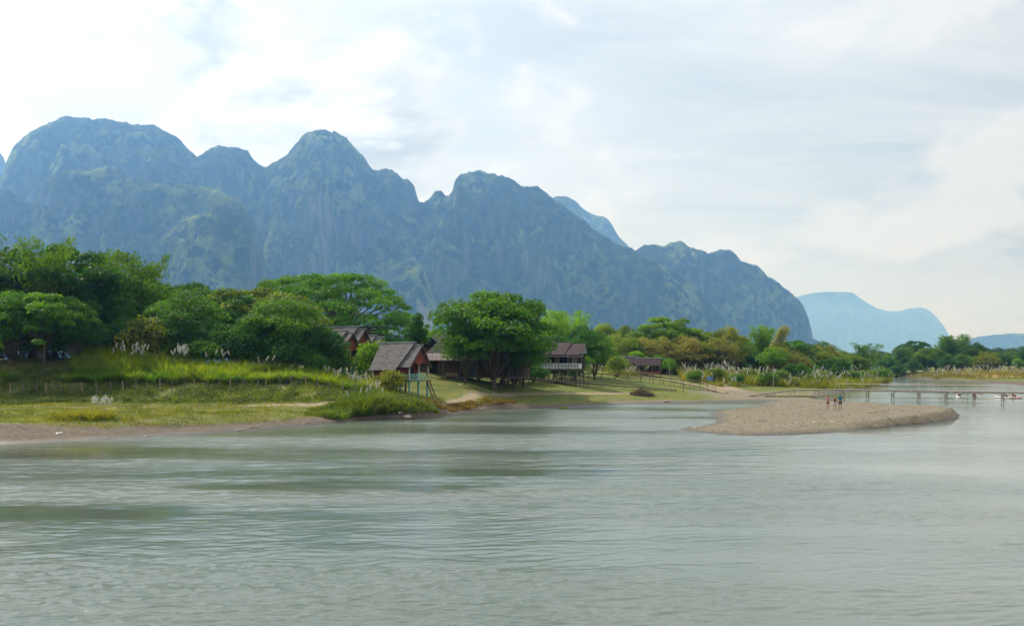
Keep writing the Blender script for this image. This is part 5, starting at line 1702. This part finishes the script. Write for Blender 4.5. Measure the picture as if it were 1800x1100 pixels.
MB().poly([(math.cos(a) * 1.6 * (1 + 0.1 * math.sin(3 * a)), math.sin(a) * 1.2, -0.1) for a in np.linspace(0, 6.283, 12, endpoint=False)] + [(0.55 * math.cos(a), 0.45 * math.sin(a), 0.75) for a in np.linspace(0, 6.283, 12, endpoint=False)],
          [(i, (i + 1) % 12, 12 + (i + 1) % 12, 12 + i) for i in range(12)] + [tuple(range(12, 24))]).build('core', M_TWIG, e)
tag(e, 'heap of dry brown brushwood near the meadow shore', 'brush heap')
for px, y, ln, rz, lb in [(548, 92.5, 2.0, 0.55, 'bleached driftwood log lying on the grass beside the waterside clump'), (455, 86.5, 1.8, 0.06, 'thin bleached branch at the top of the muddy beach'), (425, 84.2, 2.6, -0.25, 'curved pale branch reaching down to the waterline'), (1340, 92, 1.6, 0.9, 'short driftwood stick lying on the gravel bar'), (1545, 101, 2.2, -0.4, 'long driftwood branch on the high side of the gravel bar')]:
    x = X(px, y)
    o = MB().tube([(-ln / 2, 0, 0.02), (0, 0.06, 0.14), (ln / 2, 0, 0.3)], [0.06, 0.05, 0.03], 6).build('driftwood', M_PSTONE, None, True)
    o.location = (x, y, zat(x, y) + 0.04); o.rotation_euler = (0, 0, rz)
    tag(o, lb, 'driftwood')
x = X(925, 134)
# ---------------------------------------------------------------- litter
M_LITTER = mat_plain('white_plastic', (0.50, 0.49, 0.46), 0.5, 0.15, 6)
rl = random.Random(12)


def scrap(seed):
    r_ = random.Random(seed)
    n = 5
    V_ = [((i / (n - 1) - 0.5) + r_.gauss(0, 0.06), (j / (n - 1) - 0.5) * 0.7 + r_.gauss(0, 0.06), 0.14 + r_.gauss(0, 0.13)) for j in range(n) for i in range(n)]
    V_ += [(a, b, c - 0.03) for a, b, c in V_]
    F_ = [(j * n + i, j * n + i + 1, (j + 1) * n + i + 1, (j + 1) * n + i) for j in range(n - 1) for i in range(n - 1)]
    F_ += [tuple(25 + q for q in f)[::-1] for f in F_]
    return MB().poly(V_, F_).mesh('litter_scrap', True)


sc = [scrap(i) for i in range(4)]
lit = [(105, 75.8, 0.75, 'largest crumpled plastic bag on the muddy beach'), (30, 77.5, 0.25, None), (82, 79, 0.2, None), (255, 77.8, 0.28, None), (310, 79.0, 0.25, None), (318, 79.2, 0.3, None), (340, 79.8, 0.32, None), (210, 76.5, 0.2, None), (362, 83, 0.22, None), (475, 86.5, 0.28, None), (145, 77, 0.18, None), (10, 76, 0.25, None),
       (270, 95, 0.42, 'white scrap on the terrace grass below the white plumes'), (377, 96, 0.55, 'white torn sheet on the terrace grass'), (436, 102.5, 0.6, 'white strip at the end of the bare dirt patch'), (295, 106, 0.4, 'white scrap in the shade beneath the slope'),
       (810, 141, 0.75, 'white strip lying on the meadow in front of the bench'), (768, 115.5, 0.35, 'white scrap beside the ragged row of sticks'), (1400, 88.6, 0.35, None), (1310, 84.5, 0.35, None), (1365, 86, 0.3, None), (1432, 89.5, 0.45, None), (1463, 89.0, 0.4, None), (1565, 108, 0.5, 'white scrap alone on the back of the gravel bar'), (1222, 86.5, 0.28, None), (1390, 86.4, 0.25, None),
       (1025, 168, 0.5, 'pale scrap under the low boardwalk')]
nm = ng = 0
for i, (px, y, s, lb) in enumerate(sorted(lit)):
    o = mk('litter_scrap', sc[i % 4], M_LITTER)
    x = X(px, y)
    o.location = (x, y, zat(x, y) - 0.02 * s); o.scale = (0.75 * s, 0.75 * s, 0.6 * s); o.rotation_euler = (0, 0, rl.uniform(0, 6))
    if lb:
        tag(o, lb, 'litter')
    elif px < 700:
        tag(o, 'small white litter scrap on the brown mud, %s along the beach from the picture edge' % ORD[nm], 'litter', 'litter along the muddy beach'); nm += 1
    else:
        tag(o, 'small white scrap on the front of the gravel bar, %s from its pointed end' % ORD[ng], 'litter', 'litter along the gravel bar'); ng += 1

# ---------------------------------------------------------------- people
M_SKIN = mat_plain('skin', (0.46, 0.27, 0.19), 0.6, 0.08, 4)
M_HAIR = mat_plain('dark_hair', (0.02, 0.015, 0.012), 0.5, 0.2, 6)


def skinned(name, J, E, mat, parent, root=0, lev=2):
    """J: list of (xyz, radius); E: edges -> one continuous tapered surface"""
    me = bpy.data.meshes.new(name)
    me.from_pydata([j[0] for j in J], E, [])
    o = bpy.data.objects.new(name, me); COL.objects.link(o)
    md = o.modifiers.new('skin', 'SKIN'); md.use_smooth_shade = True
    for i, j in enumerate(J):
        r = j[1]
        me.skin_vertices[0].data[i].radius = (r, r) if not hasattr(r, '__len__') else r
        me.skin_vertices[0].data[i].use_root = (i == root)
    sb = o.modifiers.new('sub', 'SUBSURF'); sb.levels = lev; sb.render_levels = lev
    dg = bpy.context.evaluated_depsgraph_get()
    ev = o.evaluated_get(dg)
    m2 = bpy.data.meshes.new_from_object(ev)
    bpy.data.objects.remove(o); bpy.data.meshes.remove(me)
    m2.name = name
    m2.materials.clear()
    return mk(name, m2, mat, parent)


def hand(J, E, wi, w, d, side):
    """palm and five short fingers grown from wrist vertex wi"""
    w = Vector(w); d = Vector(d).normalized()
    sd_ = d.cross(Vector((0, 1, 0.2))).normalized()
    p = w + d * 0.07
    J.append((tuple(p), 0.034)); pi = len(J) - 1; E.append((wi, pi))
    for k, ln in ((-1.5, 0.06), (-0.5, 0.085), (0.5, 0.09), (1.5, 0.08)):
        a = p + sd_ * k * 0.019 + d * 0.02
        J.append((tuple(a + d * ln * 0.5), 0.0095)); E.append((pi, len(J) - 1))
        J.append((tuple(a + d * ln + Vector((0, 0.012, 0))), 0.008)); E.append((len(J) - 2, len(J) - 1))
    J.append((tuple(p + sd_ * side * 0.05 + d * 0.01), 0.011)); E.append((pi, len(J) - 1))


def person(px, y, H, rz, label, top, bottom, larm, rarm, stance=0.1, sleeve=True, topm=None, botm=None, hairlong=False, bot_len=0.33):
    """standing figure facing +Y (its back to the camera at rz = 0); arms given as elbow, wrist offsets from the shoulder"""
    x = X(px, y)
    e = empty('person', (x, y, zat(x, y) + 0.0), rz)
    s = H / 1.70
    e.scale = (s, s, s)
    J = [((0, 0, 0.93), (0.145, 0.11)), ((0, -0.01, 1.10), (0.125, 0.095)), ((0, -0.015, 1.28), (0.15, 0.105)), ((0, -0.01, 1.42), (0.10, 0.08)), ((0, 0.0, 1.49), 0.055), ((0, 0.02, 1.545), 0.062), ((0, 0.02, 1.62), 0.092), ((0, 0.015, 1.675), 0.05)]
    E = [(0, 1), (1, 2), (2, 3), (3, 4), (4, 5), (5, 6), (6, 7)]
    J.append(((0, 0.115, 1.60), 0.016)); E.append((6, len(J) - 1))                     # nose
    for sx in (-1, 1):
        J.append(((sx * 0.088, 0.0, 1.61), 0.018)); E.append((6, len(J) - 1))          # ears
    feet = []
    for sx in (-1, 1):
        b = len(J)
        J += [((sx * 0.095, 0.0, 0.84), 0.098), ((sx * (0.095 + stance * 0.4), 0.015, 0.50), 0.062), ((sx * (0.10 + stance * 0.6), -0.015, 0.33), 0.057), ((sx * (0.10 + stance), -0.02, 0.085), 0.036), ((sx * (0.105 + stance), 0.06, 0.035), 0.038), ((sx * (0.115 + stance), 0.15, 0.026), 0.028)]
        E += [(0, b), (b, b + 1), (b + 1, b + 2), (b + 2, b + 3), (b + 3, b + 4), (b + 4, b + 5)]
    arms = {}
    for sx, (el, wr) in ((-1, larm), (1, rarm)):
        sh = Vector((sx * 0.185, -0.01, 1.395)); elv = sh + Vector(el); wrv = sh + Vector(wr)
        b = len(J)
        J += [(tuple(sh), 0.055), (tuple(elv), 0.041), (tuple(elv.lerp(wrv, 0.4)), 0.040), (tuple(wrv), 0.026)]
        E += [(3, b), (b, b + 1), (b + 1, b + 2), (b + 2, b + 3)]
        hand(J, E, b + 3, wrv, wrv - elv, -sx)
        arms[sx] = (sh, elv)
    skinned('body', J, E, M_SKIN, e)
    # clothing as shells round the same bones
    Js = [((0, 0, 0.90), (0.172, 0.135)), ((0, -0.01, 1.10), (0.150, 0.118)), ((0, -0.015, 1.28), (0.172, 0.126)), ((0, -0.01, 1.40), (0.125, 0.098)), ((0, -0.005, 1.455), 0.075)]
    Es = [(0, 1), (1, 2), (2, 3), (3, 4)]
    for sx in (-1, 1):
        sh, el = arms[sx]
        b = len(Js)
        Js.append((tuple(sh), 0.075)); Es.append((3, b))
        if sleeve:
            Js.append((tuple(sh.lerp(el, 0.62)), 0.062)); Es.append((b, b + 1))
    skinned('shirt', Js, Es, topm, e)
    Jb = [((0, 0, 0.99), (0.155, 0.122)), ((0, 0, 0.90), (0.168, 0.130))]
    Eb = [(0, 1)]
    for sx in (-1, 1):
        b = len(Jb)
        Jb += [((sx * 0.095, 0, 0.83), 0.118), ((sx * (0.10 + stance * 0.3), 0.01, 0.83 - bot_len), 0.092)]
        Eb += [(1, b), (b, b + 1)]
    skinned('shorts', Jb, Eb, botm, e)
    Jh = [((0, -0.005, 1.645), 0.098), ((0, -0.035, 1.60), 0.082), ((0, -0.055, 1.54 if not hairlong else 1.46), 0.05)]
    skinned('hair', Jh, [(0, 1), (1, 2)], M_HAIR, e)
    if hairlong:
        skinned('hair_bun', [((0, -0.03, 1.72), 0.05), ((0, -0.05, 1.75), 0.04)], [(0, 1)], M_HAIR, e)
    for sx in (-1, 1):
        MB().box((sx * (0.11 + stance), 0.055, 0.005), (0.09, 0.26, 0.03)).build('sandal', M_DARK, e)
    return tag(e, label, 'person', 'people standing on the gravel bar')


M_PINK = mat_plain('pink_cloth', (0.56, 0.24, 0.24), 0.9, 0.1, 4)
M_MAROON = mat_plain('maroon_cloth', (0.13, 0.03, 0.03), 0.9, 0.1, 4)
M_BROWNC = mat_plain('brown_red_cloth', (0.15, 0.045, 0.035), 0.9, 0.1, 4)
M_LILAC = mat_plain('white_lilac_cloth', (0.50, 0.47, 0.60), 0.9, 0.25, 5)
M_TEAL = mat_plain('teal_cloth', (0.015, 0.16, 0.25), 0.9, 0.1, 4)
M_BLACKC = mat_plain('black_cloth', (0.015, 0.015, 0.02), 0.9, 0.1, 4)
person(1455, 114, 1.66, R(8), 'person in pink shirt and maroon shorts with an elbow pushed out', 'p', 'm', ((-0.27, -0.02, -0.16), (-0.10, 0.14, -0.33)), ((0.10, 0.0, -0.27), (0.05, 0.12, -0.48)), 0.04, True, M_PINK, M_MAROON, True, 0.18)
person(1467.5, 114, 1.55, R(-5), 'person in dark red top and pale shorts between the other two', 'b', 'l', ((-0.16, 0.0, -0.23), (-0.04, 0.2, -0.28)), ((0.14, 0.02, -0.24), (0.06, 0.2, -0.36)), 0.03, False, M_BROWNC, M_LILAC, False, 0.36)
person(1477, 113.6, 1.70, R(-12), 'person in teal shirt and black shorts nearest the footbridge', 't', 'k', ((-0.12, 0.02, -0.27), (-0.08, 0.10, -0.50)), ((0.15, 0.02, -0.25), (0.10, 0.14, -0.46)), 0.05, True, M_TEAL, M_BLACKC, False, 0.24)


# ---------------------------------------------------------------- kayaks
def kayak(px, y, rz, hullm, vestm, label, plabel):
    x = X(px, y)
    e = empty('kayak', (x, y, 0.0), rz)
    ts = np.linspace(-1, 1, 11)
    ring = 10
    V_ = []
    for t_ in ts:
        wv = 0.36 * (1 - abs(t_) ** 2.4) + 0.02; hz = 0.17 * (1 - 0.3 * abs(t_)); lift = 0.16 * abs(t_) ** 3
        for k in range(ring):
            a = 2 * math.pi * k / ring
            V_.append((1.75 * t_, wv * math.cos(a), hz * math.sin(a) * (1 if math.sin(a) < 0 else 0.8) + 0.10 + lift))
    F_ = [(i * ring + k, i * ring + (k + 1) % ring, (i + 1) * ring + (k + 1) % ring, (i + 1) * ring + k) for i in range(10) for k in range(ring)]
    F_ += [tuple(range(ring))[::-1], tuple(range(10 * ring, 11 * ring))]
    MB().poly(V_, F_).build('hull', hullm, e, True)
    MB().box((-0.35, 0, 0.34), (0.08, 0.42, 0.34)).build('seat_back', M_DARK, e)
    tag(e, label, 'kayak', 'kayaks beyond the footbridge')
    q = empty('person', (x, y, 0.20), rz)
    J = [((0, 0, 0.12), (0.14, 0.12)), ((0, 0, 0.34), (0.13, 0.1)), ((0.02, 0, 0.52), (0.12, 0.1)), ((0.03, 0, 0.62), 0.055), ((0.03, 0, 0.76), 0.095), ((0.03, 0, 0.84), 0.05)]
    E = [(0, 1), (1, 2), (2, 3), (3, 4), (4, 5)]
    for sy in (-1, 1):
        b = len(J)
        J += [((0.1, sy * 0.1, 0.10), 0.09), ((0.45, sy * 0.12, 0.24), 0.06), ((0.78, sy * 0.1, 0.06), 0.04), ((0.86, sy * 0.1, 0.10), 0.03)]
        E += [(0, b), (b, b + 1), (b + 1, b + 2), (b + 2, b + 3)]
        b = len(J)
        J += [((0.04, sy * 0.19, 0.50), 0.055), ((0.15, sy * 0.30, 0.32), 0.042), ((0.40, sy * 0.30, 0.40), 0.03)]
        E += [(2, b), (b, b + 1), (b + 1, b + 2)]
        hand(J, E, b + 2, J[b + 2][0], (0.4, 0, 0.1), sy)
    skinned('body', J, E, M_SKIN, q)
    skinned('life_vest', [((0, 0, 0.22), (0.18, 0.17)), ((0.02, 0, 0.40), (0.175, 0.16)), ((0.03, 0, 0.54), (0.15, 0.13))], [(0, 1), (1, 2)], vestm, q)
    skinned('hair', [((0.0, 0, 0.80), 0.098), ((-0.03, 0, 0.75), 0.075)], [(0, 1)], M_HAIR, q)
    tag(q, plabel, 'person', 'paddlers in the kayaks')
    pd = empty('paddle', (x, y, 0.20), rz)
    MB().tube([(0.50, -1.0, 0.28), (0.50, 1.0, 0.56)], 0.017, 6).build('shaft', M_DARK, pd)
    for sy in (-1, 1):
        MB().box((0.50, sy * 1.12, 0.42 + sy * 0.157), (0.03, 0.36, 0.17)).build('blade', hullm, pd)
    tag(pd, 'paddle of the %s' % plabel, 'paddle', 'paddles of the kayakers')


M_ORNGP = mat_plain('orange_plastic', (0.72, 0.17, 0.08), 0.45, 0.08, 4)
M_SALM = mat_plain('salmon_vest', (0.60, 0.36, 0.29), 0.8, 0.08, 4)
M_REDV = mat_plain('red_vest', (0.62, 0.07, 0.09), 0.8, 0.08, 4)
M_WHTP = mat_plain('white_plastic_hull', (0.7, 0.68, 0.64), 0.4, 0.05, 4)
kayak(1686, 170, R(80), M_WHTP, M_SALM, 'pale kayak just above the bridge deck, closer to the gravel bar', 'kayaker in pale orange vest above the bridge deck')
kayak(1713, 171, R(65), M_SALM, M_REDV, 'salmon kayak just above the bridge deck, closer to the picture edge', 'kayaker in red vest above the bridge deck')
kayak(1766, 166, R(120), M_WHTP, M_SALM, 'white kayak seen below the bridge deck', 'kayaker low on the water in the white kayak')
kayak(1781, 165, R(115), M_SALM, M_BROWNC, 'salmon kayak seen below the bridge deck', 'kayaker low on the water in the salmon kayak below the deck')

# ---------------------------------------------------------------- smoke
M_SMOKE, t = new_mat('wood_smoke')
pv = nd(t, 'ShaderNodeVolumePrincipled')
pv.inputs['Color'].default_value = (0.85, 0.86, 0.88, 1)
pv.inputs['Density'].default_value = 0.085
o_ = nd(t, 'ShaderNodeOutputMaterial'); t.links.new(pv.outputs[0], o_.inputs['Volume'])
x = X(765, 190)
sm = MB().tube([(0, 0, 4.5), (-0.3, 0, 6.0), (-0.9, 0, 7.8), (-1.8, 0, 9.6), (-2.6, 0, 11.6), (-3.4, 0, 13.6)], [0.45, 0.75, 1.0, 1.1, 0.95, 0.35], 12).build('smoke', M_SMOKE, None, True)
sm.location = (x, 190, zat(x, 190))
tagk(sm, 'stuff')
